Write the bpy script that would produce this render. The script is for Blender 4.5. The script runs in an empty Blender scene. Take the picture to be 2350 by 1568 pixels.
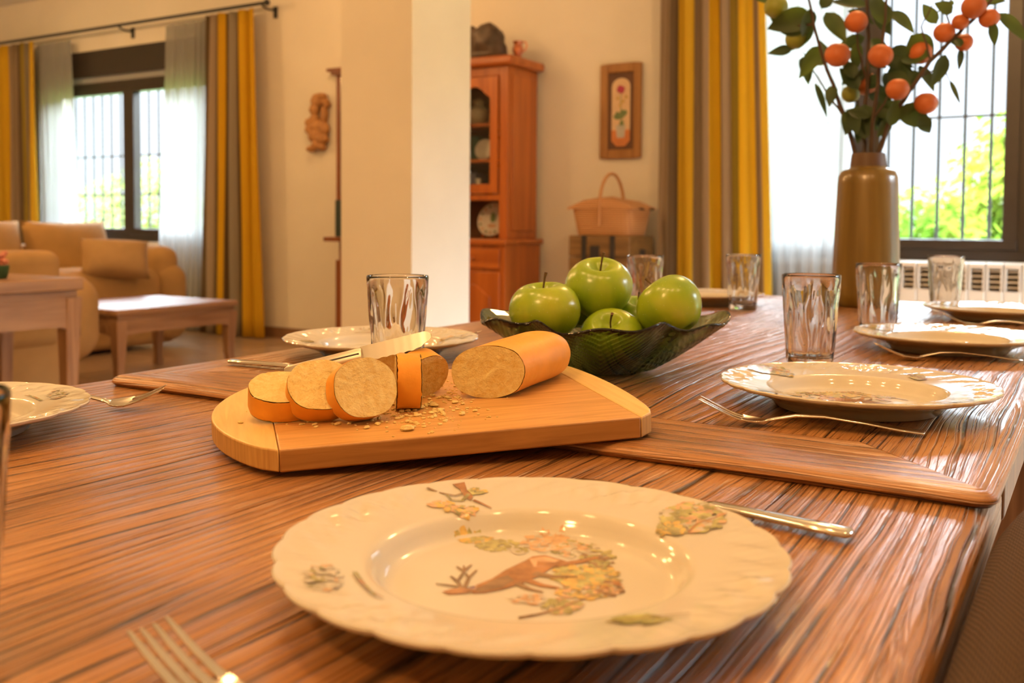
import bpy, bmesh, math, random
from math import sin, cos, tan, pi, radians, atan2, hypot, sqrt
from mathutils import Vector, Matrix, noise as mnoise

random.seed(7)
SC = bpy.context.scene
COL = SC.collection
V = Vector

# ------------------------------------------------------------------ camera
F_PX, YAW, PIT, ROLL, HY, CX = 2240.0, radians(31.2), radians(2.5), 0.007, 513.0, 1175.0
CAM = V((0, 0, 0.936))
CY = HY + F_PX * tan(PIT)
FW = V((-sin(YAW) * cos(PIT), cos(YAW) * cos(PIT), -sin(PIT)))
RT = V((cos(YAW), sin(YAW), 0))
UP = RT.cross(FW)

def ray(px, py):
    a, b = px - CX, py - CY
    c, s = cos(ROLL), sin(ROLL)
    a, b = a * c + b * s, -a * s + b * c
    return FW + RT * (a / F_PX) - UP * (b / F_PX)
def atz(px, py, z):
    d = ray(px, py); return CAM + d * ((z - CAM.z) / d.z)
def aty(px, py, y):
    d = ray(px, py); return CAM + d * (y / d.y)
def atd(px, py, dist):
    return CAM + ray(px, py) * dist
def atplane(px, py, p0, n):
    d = ray(px, py); return CAM + d * ((p0 - CAM).dot(n) / d.dot(n))

cd = bpy.data.cameras.new('camera')
cam = bpy.data.objects.new('camera', cd); COL.objects.link(cam)
cd.sensor_fit = 'HORIZONTAL'; cd.sensor_width = 36.0
cd.lens = F_PX / 2350 * 36.0
cd.shift_y = -(784 - CY) / 2350
cd.clip_start = 0.02; cd.clip_end = 200
r_ = RT * cos(ROLL) + UP * sin(ROLL); u_ = UP * cos(ROLL) - RT * sin(ROLL)
m = Matrix((r_, u_, -FW)).transposed().to_4x4(); m.translation = CAM
cam.matrix_world = m
cd.dof.use_dof = True; cd.dof.focus_distance = 0.90; cd.dof.aperture_fstop = 8.0
SC.camera = cam

# ------------------------------------------------------------------ materials
def rgb(c): return (c[0], c[1], c[2], 1.0)
class NT:
    def __init__(s, name):
        s.m = bpy.data.materials.new(name); s.m.use_nodes = True
        s.t = s.m.node_tree; s.t.nodes.clear()
        s.out = s.t.nodes.new('ShaderNodeOutputMaterial')
    def n(s, typ, ins=None, **kw):
        nd = s.t.nodes.new('ShaderNode' + typ)
        for k, v in kw.items(): setattr(nd, k, v)
        for k, v in (ins or {}).items():
            if isinstance(v, bpy.types.NodeSocket): s.t.links.new(v, nd.inputs[k])
            else: nd.inputs[k].default_value = v
        return nd
    def ramp(s, fac, stops, interp='LINEAR'):
        nd = s.t.nodes.new('ShaderNodeValToRGB'); cr = nd.color_ramp; cr.interpolation = interp
        while len(cr.elements) < len(stops): cr.elements.new(0.5)
        for e, (p, c) in zip(cr.elements, stops):
            e.position = p; e.color = rgb(c) if not isinstance(c, (int, float)) else (c, c, c, 1)
        s.t.links.new(fac, nd.inputs[0]); return nd.outputs[0]
    def math(s, op, a, b=0.0, c=0.0):
        return s.n('Math', {0: a, 1: b, 2: c}, operation=op).outputs[0]
    def mix(s, fac, a, b, blend='MIX'):
        nd = s.t.nodes.new('ShaderNodeMix'); nd.data_type = 'RGBA'; nd.blend_type = blend
        for k, v in ((0, fac), (6, a), (7, b)):
            if isinstance(v, bpy.types.NodeSocket): s.t.links.new(v, nd.inputs[k])
            else: nd.inputs[k].default_value = rgb(v) if k else v
        return nd.outputs[2]
    def surf(s, sh):
        s.t.links.new(sh, s.out.inputs[0]); return s.m
    def bsdf(s, **ins):
        return s.n('BsdfPrincipled', {k.replace('_', ' '): v for k, v in ins.items()})
    def bump(s, h, strength=0.3, dist=0.01):
        return s.n('Bump', {'Height': h, 'Strength': strength, 'Distance': dist}).outputs[0]
    def coord(s, which='Object'):
        return s.n('TexCoord').outputs[which]

def plain(name, col, rough=0.5, metal=0.0, var=0.12, scale=12.0, bump=0.0, bscale=60.0, spec=0.5, stretch=(1, 1, 1), coat=0.0):
    t = NT(name); co = t.coord()
    mp = t.n('Mapping', {'Vector': co, 'Scale': stretch}).outputs[0]
    nz = t.n('TexNoise', {'Vector': mp, 'Scale': scale, 'Detail': 4.0}).outputs[0]
    f = t.ramp(nz, [(0.3, 0.0), (0.7, 1.0)])
    c = t.mix(f, [x * (1 - var) for x in col], [min(1, x * (1 + var)) for x in col])
    ins = dict(Base_Color=c, Roughness=rough, Metallic=metal, Specular_IOR_Level=spec, Coat_Weight=coat)
    if bump:
        b = t.n('TexNoise', {'Vector': mp, 'Scale': bscale, 'Detail': 3.0}).outputs[0]
        ins['Normal'] = t.bump(b, bump, 0.005)
    return t.surf(t.bsdf(**ins).outputs[0])

def wood_uv(name, dark, mid, light, rough=0.3, ring=62.0, groove=0.95, bump=0.5, dist=0.0025, spec=0.5):
    """weathered plank: UV in metres, u along the grain"""
    t = NT(name); uv = t.coord('UV')
    sp = t.n('SeparateXYZ', {0: uv}); u, v = sp.outputs[0], sp.outputs[1]
    def vec(a, b): return t.n('CombineXYZ', {0: t.math('MULTIPLY', u, a), 1: t.math('MULTIPLY', v, b)}).outputs[0]
    warp = t.n('TexNoise', {'Vector': vec(0.9, 4.0), 'Scale': 1.0, 'Detail': 2.0, 'Roughness': 0.45}).outputs[0]
    dens = t.n('TexNoise', {'Vector': vec(0.25, 5.5), 'Scale': 1.0, 'Detail': 1.0}).outputs[0]
    warp2 = t.n('TexNoise', {'Vector': vec(5.0, 26.0), 'Scale': 1.0, 'Detail': 2.0}).outputs[0]
    rc = t.math('ADD', t.math('MULTIPLY', v, ring), t.math('MULTIPLY', warp, 6.0))
    rc = t.math('ADD', rc, t.math('MULTIPLY', dens, 9.0))
    rc = t.math('ADD', rc, t.math('MULTIPLY', warp2, 0.40))
    rs = t.math('SINE', t.math('MULTIPLY', rc, 6.2832))
    rs2 = t.math('SINE', t.math('MULTIPLY', rc, 14.9))
    fine = t.n('TexNoise', {'Vector': vec(9.0, 330.0), 'Scale': 1.0, 'Detail': 3.0, 'Roughness': 0.6}).outputs[0]
    broad = t.n('TexNoise', {'Vector': vec(3.0, 11.0), 'Scale': 1.0, 'Detail': 3.0}).outputs[0]
    brk = t.n('TexNoise', {'Vector': vec(11.0, 70.0), 'Scale': 1.0, 'Detail': 2.0}).outputs[0]
    g1 = t.ramp(rs, [(0.87, 0.0), (0.975, 1.0)])          # groove lines (sine 0..1 clipped)
    g2 = t.ramp(rs2, [(0.86, 0.0), (1.0, 0.6)])
    rs3 = t.math('SINE', t.math('MULTIPLY', rc, 33.0))
    g3 = t.ramp(rs3, [(0.90, 0.0), (1.0, 0.55)])
    g = t.math('MAXIMUM', g1, t.math('MAXIMUM', g2, g3))
    gm = t.ramp(brk, [(0.36, 0.15), (0.56, 1.0)])
    g = t.math('MULTIPLY', g, gm)
    cr = t.ramp(fine, [(0.62, 0.0), (0.74, 1.0)])
    gg = t.math('MAXIMUM', g, t.math('MULTIPLY', cr, 0.55))
    tone = t.math('ADD', t.math('MULTIPLY', broad, 0.55), t.math('MULTIPLY', fine, 0.45))
    c = t.ramp(tone, [(0.32, dark), (0.5, mid), (0.66, light)])
    c = t.mix(t.math('MULTIPLY', t.ramp(rs, [(0.35, 0.0), (0.9, 1.0)]), 0.30), c, mid)
    c = t.mix(t.math('MULTIPLY', gg, groove), c, [x * 0.10 for x in dark])
    h = t.math('SUBTRACT', t.math('MULTIPLY', fine, 0.35), gg)
    h = t.math('ADD', h, t.math('MULTIPLY', rs, -0.22))
    ro = t.math('ADD', t.math('MULTIPLY', fine, 0.22), rough - 0.08)
    b = t.bsdf(Base_Color=c, Roughness=ro, Specular_IOR_Level=spec, Normal=t.bump(h, bump, dist))
    return t.surf(b.outputs[0])

def wood_obj(name, dark, light, rough=0.4, axis=2, scale=1.0, bump=0.15, coat=0.0, spec=0.5):
    t = NT(name); co = t.coord()
    s = [22.0 * scale] * 3; s[axis] = 1.6 * scale
    mp = t.n('Mapping', {'Vector': co, 'Scale': s}).outputs[0]
    a = t.n('TexNoise', {'Vector': mp, 'Scale': 1.6, 'Detail': 5.0, 'Distortion': 0.6}).outputs[0]
    c = t.ramp(a, [(0.32, dark), (0.68, light)])
    b = t.bsdf(Base_Color=c, Roughness=rough, Coat_Weight=coat, Specular_IOR_Level=spec, Normal=t.bump(a, bump, 0.004))
    return t.surf(b.outputs[0])

def glass(name, col=(1, 1, 1), ior=1.5, rough=0.0):
    t = NT(name); nz = t.n('TexNoise', {'Vector': t.coord(), 'Scale': 40.0}).outputs[0]
    c = t.mix(nz, col, [min(1, x * 1.02) for x in col])
    return t.surf(t.bsdf(Base_Color=c, Roughness=rough, IOR=ior, Transmission_Weight=1.0).outputs[0])

def pane_glass(name):
    t = NT(name)
    bk_ = t.n('NewGeometry').outputs['Backfacing']
    fr = t.n('Fresnel', {'IOR': t.math('ADD', 1.45, t.math('MULTIPLY', bk_, 1 / 1.45 - 1.45))}).outputs[0]
    mx = t.n('MixShader', {0: fr, 1: t.n('BsdfTransparent', {'Color': (0.97, 0.98, 0.98, 1)}).outputs[0],
                           2: t.n('BsdfGlossy', {'Roughness': 0.02}).outputs[0]})
    return t.surf(mx.outputs[0])

def sheer_mat(name):
    t = NT(name); co = t.coord('UV')
    mp = t.n('Mapping', {'Vector': co, 'Scale': (900.0, 900.0, 1.0)}).outputs[0]
    wv = t.n('TexChecker', {'Vector': mp, 'Scale': 1.0}).outputs[1]
    df = t.n('BsdfDiffuse', {'Color': (0.70, 0.70, 0.69, 1)}).outputs[0]
    tl = t.n('BsdfTranslucent', {'Color': (0.38, 0.38, 0.37, 1)}).outputs[0]
    cl = t.n('MixShader', {0: 0.55, 1: df, 2: tl}).outputs[0]
    fac = t.math('ADD', t.math('MULTIPLY', wv, 0.04), 0.56)
    mx = t.n('MixShader', {0: fac, 1: t.n('BsdfTransparent').outputs[0], 2: cl})
    return t.surf(mx.outputs[0])

def curtain_mat(name, stops, shift=0.0):
    t = NT(name); uv = t.coord('UV'); sp = t.n('SeparateXYZ', {0: uv})
    c = t.ramp(sp.outputs[0], stops, 'CONSTANT')
    wv = t.n('TexNoise', {'Vector': t.n('Mapping', {'Vector': uv, 'Scale': (500.0, 900.0, 1)}).outputs[0], 'Scale': 1.0}).outputs[0]
    c = t.mix(t.math('MULTIPLY', wv, 0.35), c, (0.02, 0.015, 0.01))
    df = t.n('BsdfDiffuse', {'Color': c}).outputs[0]
    tl = t.n('BsdfTranslucent', {'Color': c}).outputs[0]
    return t.surf(t.n('MixShader', {0: 0.28, 1: df, 2: tl}).outputs[0])

M = {}
M['paint'] = plain('wall_paint', (0.80, 0.74, 0.62), 0.8, var=0.03, scale=3, bump=0.08, bscale=90)
M['ceil'] = plain('ceiling_paint', (0.82, 0.78, 0.70), 0.85, var=0.02, scale=3)
M['elm'] = wood_uv('old_elm', (0.18, 0.070, 0.022), (0.40, 0.175, 0.056), (0.56, 0.275, 0.095), rough=0.27, spec=0.8, bump=0.65)
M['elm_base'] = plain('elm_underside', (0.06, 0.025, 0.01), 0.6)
M['apron'] = wood_obj('elm_legs', (0.12, 0.05, 0.02), (0.30, 0.14, 0.06), 0.4)
M['bamboo'] = wood_obj('bamboo_strip', (0.52, 0.25, 0.065), (0.70, 0.38, 0.12), 0.40, axis=0, scale=5.0, bump=0.05)
M['bamboo_edge'] = wood_obj('bamboo_edge', (0.30, 0.13, 0.035), (0.46, 0.225, 0.065), 0.45, axis=0, scale=4.0, bump=0.08)
M['maple'] = wood_obj('pale_end_wood', (0.70, 0.45, 0.15), (0.84, 0.58, 0.22), 0.42, axis=1, scale=4.0, bump=0.05)
M['maple_edge'] = wood_obj('pale_end_grain', (0.50, 0.27, 0.08), (0.66, 0.40, 0.13), 0.5, axis=2, scale=7.0, bump=0.2)
M['porcelain'] = plain('cream_porcelain', (0.66, 0.61, 0.52), 0.09, var=0.02, spec=0.55)
M['steel'] = plain('polished_steel', (0.72, 0.68, 0.62), 0.16, 1.0, var=0.05)
M['satin'] = plain('satin_steel', (0.66, 0.58, 0.48), 0.38, 0.75, var=0.06)
M['tumbler'] = glass('clear_glass', (0.985, 0.99, 0.985), 1.48)
M['bowlglass'] = glass('green_glass', (0.20, 0.29, 0.10), 1.5, 0.03)
M['pane'] = pane_glass('window_glass')
M['frame'] = plain('dark_brown_frame', (0.028, 0.019, 0.014), 0.35, var=0.1)
M['greymetal'] = plain('grey_metal', (0.35, 0.36, 0.37), 0.4, var=0.05)
M['iron'] = plain('black_iron', (0.03, 0.03, 0.032), 0.5, 0.2)
M['bars'] = plain('grille_paint', (0.018, 0.02, 0.022), 0.6)
M['sheer'] = sheer_mat('white_voile')
M['sofa'] = plain('tan_upholstery', (0.44, 0.26, 0.10), 0.9, var=0.10, scale=6, bump=0.2, bscale=400, spec=0.2)
M['pillow'] = plain('cushion_fabric', (0.46, 0.29, 0.13), 0.9, var=0.10, scale=7, bump=0.2, bscale=400, spec=0.2)
M['tablewood'] = wood_obj('worn_oak', (0.24, 0.115, 0.05), (0.44, 0.25, 0.125), 0.38, axis=1, scale=0.6)
M['tablewood_v'] = wood_obj('worn_oak_legs', (0.26, 0.125, 0.055), (0.46, 0.26, 0.13), 0.42, axis=2, scale=0.6)
M['cherry'] = wood_obj('cherry_wood', (0.36, 0.088, 0.010), (0.56, 0.155, 0.022), 0.32, axis=2, scale=0.5, coat=0.15)
M['cherry_x'] = wood_obj('cherry_wood_rail', (0.36, 0.088, 0.010), (0.56, 0.155, 0.022), 0.32, axis=0, scale=0.5, coat=0.15)
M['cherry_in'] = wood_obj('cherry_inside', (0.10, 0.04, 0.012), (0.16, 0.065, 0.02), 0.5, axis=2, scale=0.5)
M['mantel'] = wood_obj('mantel_wood', (0.16, 0.045, 0.014), (0.28, 0.085, 0.025), 0.4, axis=2, scale=0.5)
M['carved'] = wood_obj('carved_pale_wood', (0.34, 0.15, 0.045), (0.52, 0.26, 0.085), 0.6, axis=2, bump=0.4)
M['darkcarve'] = plain('dark_carving', (0.075, 0.045, 0.026), 0.5, var=0.4, scale=14, bump=0.3)
M['copper'] = plain('copper', (0.62, 0.22, 0.10), 0.35, 0.7)
M['framewood'] = wood_obj('picture_frame_wood', (0.26, 0.11, 0.025), (0.38, 0.175, 0.045), 0.45, axis=2)
M['matboard'] = plain('dark_mat', (0.12, 0.055, 0.03), 0.7)
M['paper'] = plain('painting_ground', (0.70, 0.50, 0.30), 0.7, var=0.1)
M['magenta'] = plain('painted_magenta', (0.42, 0.045, 0.10), 0.7)
M['leafpaint'] = plain('painted_green', (0.16, 0.22, 0.09), 0.7, var=0.3, scale=60)
M['potpaint'] = plain('painted_pot_grey', (0.50, 0.48, 0.42), 0.7)
M['orangepaint'] = plain('painted_orange', (0.62, 0.22, 0.07), 0.7)
M['yellowpaint'] = plain('painted_ochre', (0.55, 0.36, 0.12), 0.7, var=0.3, scale=60)
M['trunkwood'] = wood_obj('trunk_boards', (0.14, 0.07, 0.018), (0.27, 0.145, 0.045), 0.5, axis=0)
M['black'] = plain('black_leather', (0.022, 0.018, 0.015), 0.5)
M['rad'] = plain('radiator_enamel', (0.78, 0.72, 0.63), 0.35, var=0.02)
M['radgap'] = plain('radiator_slot', (0.25, 0.20, 0.15), 0.6)
M['vase'] = None
M['vaseneck'] = plain('vase_neck_brown', (0.10, 0.05, 0.022), 0.55)
M['twig'] = plain('twig_bark', (0.07, 0.042, 0.025), 0.8, bump=0.3)
M['leaf'] = None
M['persimmon'] = plain('persimmon_skin', (0.52, 0.135, 0.035), 0.5, var=0.22, scale=9)
M['greenfruit'] = plain('unripe_fruit', (0.22, 0.24, 0.03), 0.45, var=0.2, scale=9)
M['tile'] = None
M['base'] = plain('baseboard_tile', (0.22, 0.115, 0.055), 0.4)
M['weave'] = None
M['tancloth'] = plain('chair_piping_cloth', (0.36, 0.22, 0.12), 0.85, bump=0.2, bscale=500)
M['chairleg'] = wood_obj('chair_leg_wood', (0.09, 0.04, 0.018), (0.17, 0.08, 0.035), 0.4)
M['crust'] = plain('bread_crust', (0.84, 0.36, 0.04), 0.5, var=0.12, scale=22, bump=0.12, bscale=120, spec=0.35)
M['stem'] = plain('apple_stem', (0.10, 0.055, 0.02), 0.8)
M['greenbook'] = plain('green_cover', (0.02, 0.09, 0.07), 0.5)
M['bluebook'] = plain('blue_grey_cover', (0.20, 0.22, 0.34), 0.5)
M['cream'] = plain('cream_ceramic', (0.62, 0.55, 0.38), 0.3, var=0.1)
M['white'] = plain('white_ceramic', (0.70, 0.66, 0.56), 0.3, var=0.05)
M['darkteal'] = plain('dark_teal_box', (0.022, 0.04, 0.035), 0.5)
M['pink'] = plain('pink_petals', (0.62, 0.24, 0.16), 0.7)
M['potgreen'] = plain('dark_green_leaves', (0.03, 0.07, 0.02), 0.7)

t = NT('ochre_glaze'); co = t.coord()
mp = t.n('Mapping', {'Vector': co, 'Scale': (34.0, 34.0, 1.2)}).outputs[0]
a = t.n('TexNoise', {'Vector': mp, 'Scale': 1.0, 'Detail': 3.0}).outputs[0]
c = t.ramp(a, [(0.35, (0.135, 0.078, 0.010)), (0.65, (0.21, 0.13, 0.024))])
M['vase'] = t.surf(t.bsdf(Base_Color=c, Roughness=0.28, Coat_Weight=0.3).outputs[0])

t = NT('fruit_leaf'); co = t.coord()
a = t.n('TexNoise', {'Vector': co, 'Scale': 7.0, 'Detail': 2.0}).outputs[0]
c = t.ramp(a, [(0.36, (0.030, 0.055, 0.018)), (0.52, (0.055, 0.09, 0.022)), (0.68, (0.12, 0.20, 0.03))])
df = t.bsdf(Base_Color=c, Roughness=0.5).outputs[0]
tl = t.n('BsdfTranslucent', {'Color': c}).outputs[0]
M['leaf'] = t.surf(t.n('MixShader', {0: 0.3, 1: df, 2: tl}).outputs[0])

def treeleaf(name, c0, c1):
    t = NT(name); a = t.n('TexNoise', {'Vector': t.coord(), 'Scale': 1.1, 'Detail': 3.0}).outputs[0]
    c = t.ramp(a, [(0.35, c0), (0.65, c1)])
    df = t.n('BsdfDiffuse', {'Color': c}).outputs[0]; tl = t.n('BsdfTranslucent', {'Color': c}).outputs[0]
    return t.surf(t.n('MixShader', {0: 0.4, 1: df, 2: tl}).outputs[0])
M['tree1'] = treeleaf('garden_foliage', (0.05, 0.105, 0.010), (0.17, 0.19, 0.022))
M['tree2'] = treeleaf('pale_foliage', (0.11, 0.14, 0.03), (0.21, 0.22, 0.07))
M['bark'] = plain('bark', (0.16, 0.11, 0.07), 0.9)
M['grass'] = plain('lawn_grass', (0.08, 0.11, 0.025), 0.9, var=0.3, scale=2)

t = NT('floor_tile'); co = t.coord()
br = t.n('TexBrick', {'Vector': t.n('Mapping', {'Vector': co, 'Scale': (1, 1, 1)}).outputs[0], 'Color1': (0.50, 0.34, 0.22, 1), 'Color2': (0.56, 0.39, 0.26, 1),
                      'Mortar': (0.24, 0.17, 0.11, 1), 'Scale': 1.0, 'Mortar Size': 0.006, 'Brick Width': 0.45, 'Row Height': 0.45}, offset=0.0)
nz = t.n('TexNoise', {'Vector': co, 'Scale': 5.0, 'Detail': 4.0}).outputs[0]
c = t.mix(t.math('MULTIPLY', nz, 0.3), br.outputs[0], (0.40, 0.26, 0.16))
M['tile'] = t.surf(t.bsdf(Base_Color=c, Roughness=0.17, Specular_IOR_Level=0.7).outputs[0])

t = NT('brown_weave'); co = t.coord('UV')
w1 = t.n('TexWave', {'Vector': co, 'Scale': 85.0, 'Distortion': 1.5}, bands_direction='DIAGONAL').outputs[1]
w2 = t.n('TexWave', {'Vector': co, 'Scale': 85.0, 'Distortion': 1.5}, bands_direction='Y').outputs[1]
w = t.math('MULTIPLY', w1, w2)
c = t.ramp(w, [(0.05, (0.045, 0.026, 0.014)), (0.7, (0.15, 0.09, 0.05))])
M['weave'] = t.surf(t.bsdf(Base_Color=c, Roughness=0.9, Specular_IOR_Level=0.2, Normal=t.bump(w, 0.6, 0.002)).outputs[0])

t = NT('bread_crumb'); co = t.coord()
a = t.n('TexNoise', {'Vector': co, 'Scale': 140.0, 'Detail': 6.0, 'Roughness': 0.7}).outputs[0]
b2 = t.n('TexNoise', {'Vector': co, 'Scale': 45.0, 'Detail': 3.0}).outputs[0]
c = t.ramp(a, [(0.3, (0.86, 0.58, 0.19)), (0.6, (0.97, 0.78, 0.36))])
c = t.mix(t.ramp(b2, [(0.58, 0.0), (0.78, 0.4)]), c, (0.74, 0.46, 0.15))
h = t.math('ADD', a, t.math('MULTIPLY', b2, 1.2))
M['crumb'] = t.surf(t.bsdf(Base_Color=c, Roughness=0.85, Specular_IOR_Level=0.2, Subsurface_Weight=0.0, Normal=t.bump(h, 0.8, 0.005)).outputs[0])

t = NT('apple_skin'); co = t.coord()
a = t.n('TexNoise', {'Vector': t.n('Mapping', {'Vector': co, 'Scale': (1, 1, 0.35)}).outputs[0], 'Scale': 34.0, 'Detail': 3.0}).outputs[0]
b2 = t.n('TexNoise', {'Vector': co, 'Scale': 11.0, 'Detail': 2.0}).outputs[0]
vo = t.n('TexVoronoi', {'Vector': co, 'Scale': 190.0}).outputs[0]
tone = t.math('ADD', t.math('MULTIPLY', a, 0.45), t.math('MULTIPLY', b2, 0.55))
c = t.ramp(tone, [(0.33, (0.18, 0.31, 0.014)), (0.50, (0.30, 0.41, 0.018)), (0.66, (0.43, 0.47, 0.03))])
c = t.mix(t.ramp(vo, [(0.06, 0.35), (0.14, 0.0)]), c, (0.62, 0.62, 0.22))
M['apple'] = t.surf(t.bsdf(Base_Color=c, Roughness=0.24, Specular_IOR_Level=0.55).outputs[0])

t = NT('wicker'); co = t.coord()
w1 = t.n('TexWave', {'Vector': co, 'Scale': 24.0, 'Distortion': 0.8}, bands_direction='Z').outputs[1]
w2 = t.n('TexWave', {'Vector': co, 'Scale': 14.0, 'Distortion': 0.8}, bands_direction='X').outputs[1]
w = t.math('MULTIPLY', w1, t.math('ADD', t.math('MULTIPLY', w2, 0.6), 0.4))
c = t.ramp(w, [(0.1, (0.44, 0.19, 0.06)), (0.7, (0.70, 0.37, 0.15))])
M['wicker'] = t.surf(t.bsdf(Base_Color=c, Roughness=0.6, Normal=t.bump(w, 0.6, 0.006)).outputs[0])
M['cane'] = plain('cane_handle', (0.52, 0.25, 0.09), 0.5)

# motif colours on the plates
M['m_brown'] = plain('motif_brown', (0.40, 0.19, 0.08), 0.12, var=0.35, scale=90)
M['m_dark'] = plain('motif_umber', (0.28, 0.17, 0.09), 0.12, var=0.3, scale=90)
M['m_green'] = plain('motif_green', (0.46, 0.42, 0.18), 0.12, var=0.4, scale=120)
M['m_olive'] = plain('motif_olive', (0.36, 0.32, 0.15), 0.12, var=0.4, scale=120)
M['m_rust'] = plain('motif_rust', (0.66, 0.42, 0.25), 0.12, var=0.25, scale=120)
M['m_yellow'] = plain('motif_yellow', (0.68, 0.46, 0.15), 0.12, var=0.25, scale=120)
M['m_grey'] = plain('motif_grey', (0.58, 0.52, 0.43), 0.12, var=0.2, scale=120)

# ------------------------------------------------------------------ mesh builder
class MB:
    def __init__(s): s.v = []; s.f = []; s.mi = []; s.uv = {}; s.cur = 0
    def add(s, vs, fs, uvs=None):
        o = len(s.v); s.v += [tuple(p) for p in vs]
        for k, f in enumerate(fs):
            if uvs: s.uv[len(s.f)] = uvs[k]
            s.f.append([o + i for i in f]); s.mi.append(s.cur)
        return s
    def box(s, a, b, mat=None):
        x0, y0, z0 = a; x1, y1, z1 = b
        vs = [V(p) for p in ((x0, y0, z0), (x1, y0, z0), (x1, y1, z0), (x0, y1, z0), (x0, y0, z1), (x1, y0, z1), (x1, y1, z1), (x0, y1, z1))]
        if mat: vs = [mat @ p for p in vs]
        return s.add(vs, [(0, 3, 2, 1), (4, 5, 6, 7), (0, 1, 5, 4), (1, 2, 6, 5), (2, 3, 7, 6), (3, 0, 4, 7)])
    def grid(s, rows, closed=False, cap0=False, cap1=False):
        """rows: list of equal length point rows"""
        n = len(rows[0]); vs = [p for r in rows for p in r]; fs = []
        for i in range(len(rows) - 1):
            for j in range(n if closed else n - 1):
                k = (j + 1) % n
                fs.append((i * n + j, i * n + k, (i + 1) * n + k, (i + 1) * n + j))
        if cap0: fs.append(tuple(reversed(range(n))))
        if cap1: fs.append(tuple((len(rows) - 1) * n + j for j in range(n)))
        return s.add(vs, fs)
    def lathe(s, prof, seg=48, rf=None, mat=None, cap0=True, cap1=True):
        rows = []
        for r, z in prof:
            row = []
            for j in range(seg):
                a = 2 * pi * j / seg
                q = rf(r, z, a) if rf else (r, z)
                p = V((q[0] * cos(a), q[0] * sin(a), q[1]))
                row.append(mat @ p if mat else p)
            rows.append(row)
        return s.grid(rows, True, cap0, cap1)
    def tube(s, pts, rad, seg=8, caps=True):
        pts = [V(p) for p in pts]; n = len(pts)
        if not isinstance(rad, (list, tuple)): rad = [rad] * n
        rows = []; up = None
        for i, p in enumerate(pts):
            d = (pts[min(i + 1, n - 1)] - pts[max(i - 1, 0)]).normalized()
            if up is None: up = d.orthogonal().normalized()
            up = (up - d * up.dot(d)).normalized(); w = d.cross(up)
            rows.append([p + (up * cos(2 * pi * j / seg) + w * sin(2 * pi * j / seg)) * rad[i] for j in range(seg)])
        return s.grid(rows, True, caps, caps)
    def ball(s, c, r, mat=None, seg=16, ring=10, nz=0.0, nf=3.0):
        c = V(c); r = V(r) if not isinstance(r, (int, float)) else V((r, r, r)); rows = []
        for i in range(ring + 1):
            th = pi * i / ring; row = []
            for j in range(seg):
                a = 2 * pi * j / seg
                d = V((sin(th) * cos(a), sin(th) * sin(a), -cos(th)))
                k = 1 + (nz * mnoise.noise(d * nf + c * 17) if nz else 0)
                p = V((d.x * r.x, d.y * r.y, d.z * r.z)) * k
                if mat: p = mat @ p
                row.append(c + p)
            rows.append(row)
        return s.grid(rows, True)
    def prism(s, poly, z0, z1, mat=None):
        n = len(poly); vs = [V((x, y, z0)) for x, y in poly] + [V((x, y, z1)) for x, y in poly]
        if mat: vs = [mat @ p for p in vs]
        fs = [tuple(reversed(range(n))), tuple(range(n, 2 * n))] + [(i, (i + 1) % n, n + (i + 1) % n, n + i) for i in range(n)]
        return s.add(vs, fs)
    def poly(s, pts): return s.add(pts, [tuple(range(len(pts)))])
    def build(s, name, mats, parent=None, smooth=35, bevel=0.0, bseg=2, subsurf=0, remesh=0.0, fix=True):
        me = bpy.data.meshes.new(name)
        me.from_pydata(s.v, [], s.f)
        if not isinstance(mats, (list, tuple)): mats = [mats]
        for mm in mats: me.materials.append(mm)
        for p, i in zip(me.polygons, s.mi): p.material_index = i
        if s.uv:
            l = me.uv_layers.new(name='UVMap')
            for fi, uvs in s.uv.items():
                for li, q in zip(me.polygons[fi].loop_indices, uvs): l.data[li].uv = q
        if fix:
            bm = bmesh.new(); bm.from_mesh(me)
            bmesh.ops.remove_doubles(bm, verts=bm.verts, dist=1e-6)
            bmesh.ops.recalc_face_normals(bm, faces=bm.faces)
            bm.to_mesh(me); bm.free()
        if smooth:
            me.polygons.foreach_set('use_smooth', [True] * len(me.polygons))
            if smooth < 180: me.set_sharp_from_angle(angle=radians(smooth))
        o = bpy.data.objects.new(name, me); COL.objects.link(o)
        if parent: o.parent = parent
        if bevel:
            b = o.modifiers.new('bevel', 'BEVEL'); b.width = bevel; b.segments = bseg; b.limit_method = 'ANGLE'; b.angle_limit = radians(40)
        if remesh:
            r = o.modifiers.new('remesh', 'REMESH'); r.mode = 'VOXEL'; r.voxel_size = remesh; r.use_smooth_shade = True
        if subsurf:
            r = o.modifiers.new('sub', 'SUBSURF'); r.levels = subsurf; r.render_levels = subsurf
        return o

def bx(name, a, b, mat, parent=None, bevel=0.0, bseg=2):
    return MB().box(a, b).build(name, mat, parent, bevel=bevel, bseg=bseg)
def tag(o, label, cat=None, group=None, kind=None):
    o['label'] = label
    if cat: o['category'] = cat
    if group: o['group'] = group
    if kind: o['kind'] = kind
    return o
def thing(name, loc, label, cat, rz=0.0, group=None, rot=None):
    o = bpy.data.objects.new(name, None); COL.objects.link(o); o.empty_display_size = 0.05
    o.location = loc; o.rotation_euler = rot if rot else (0, 0, rz)
    return tag(o, label, cat, group)
def dup(root, loc, label, rz=0.0, group=None):
    r = root.copy(); COL.objects.link(r); r.location = loc; r.rotation_euler = (0, 0, rz); r['label'] = label
    if group: r['group'] = group
    for ch in list(root.children):
        c = ch.copy(); COL.objects.link(c); c.parent = r
        for g in list(ch.children):
            d = g.copy(); COL.objects.link(d); d.parent = c
    return r
def struct(o, label): o['kind'] = 'structure'; o['label'] = label; return o

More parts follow.
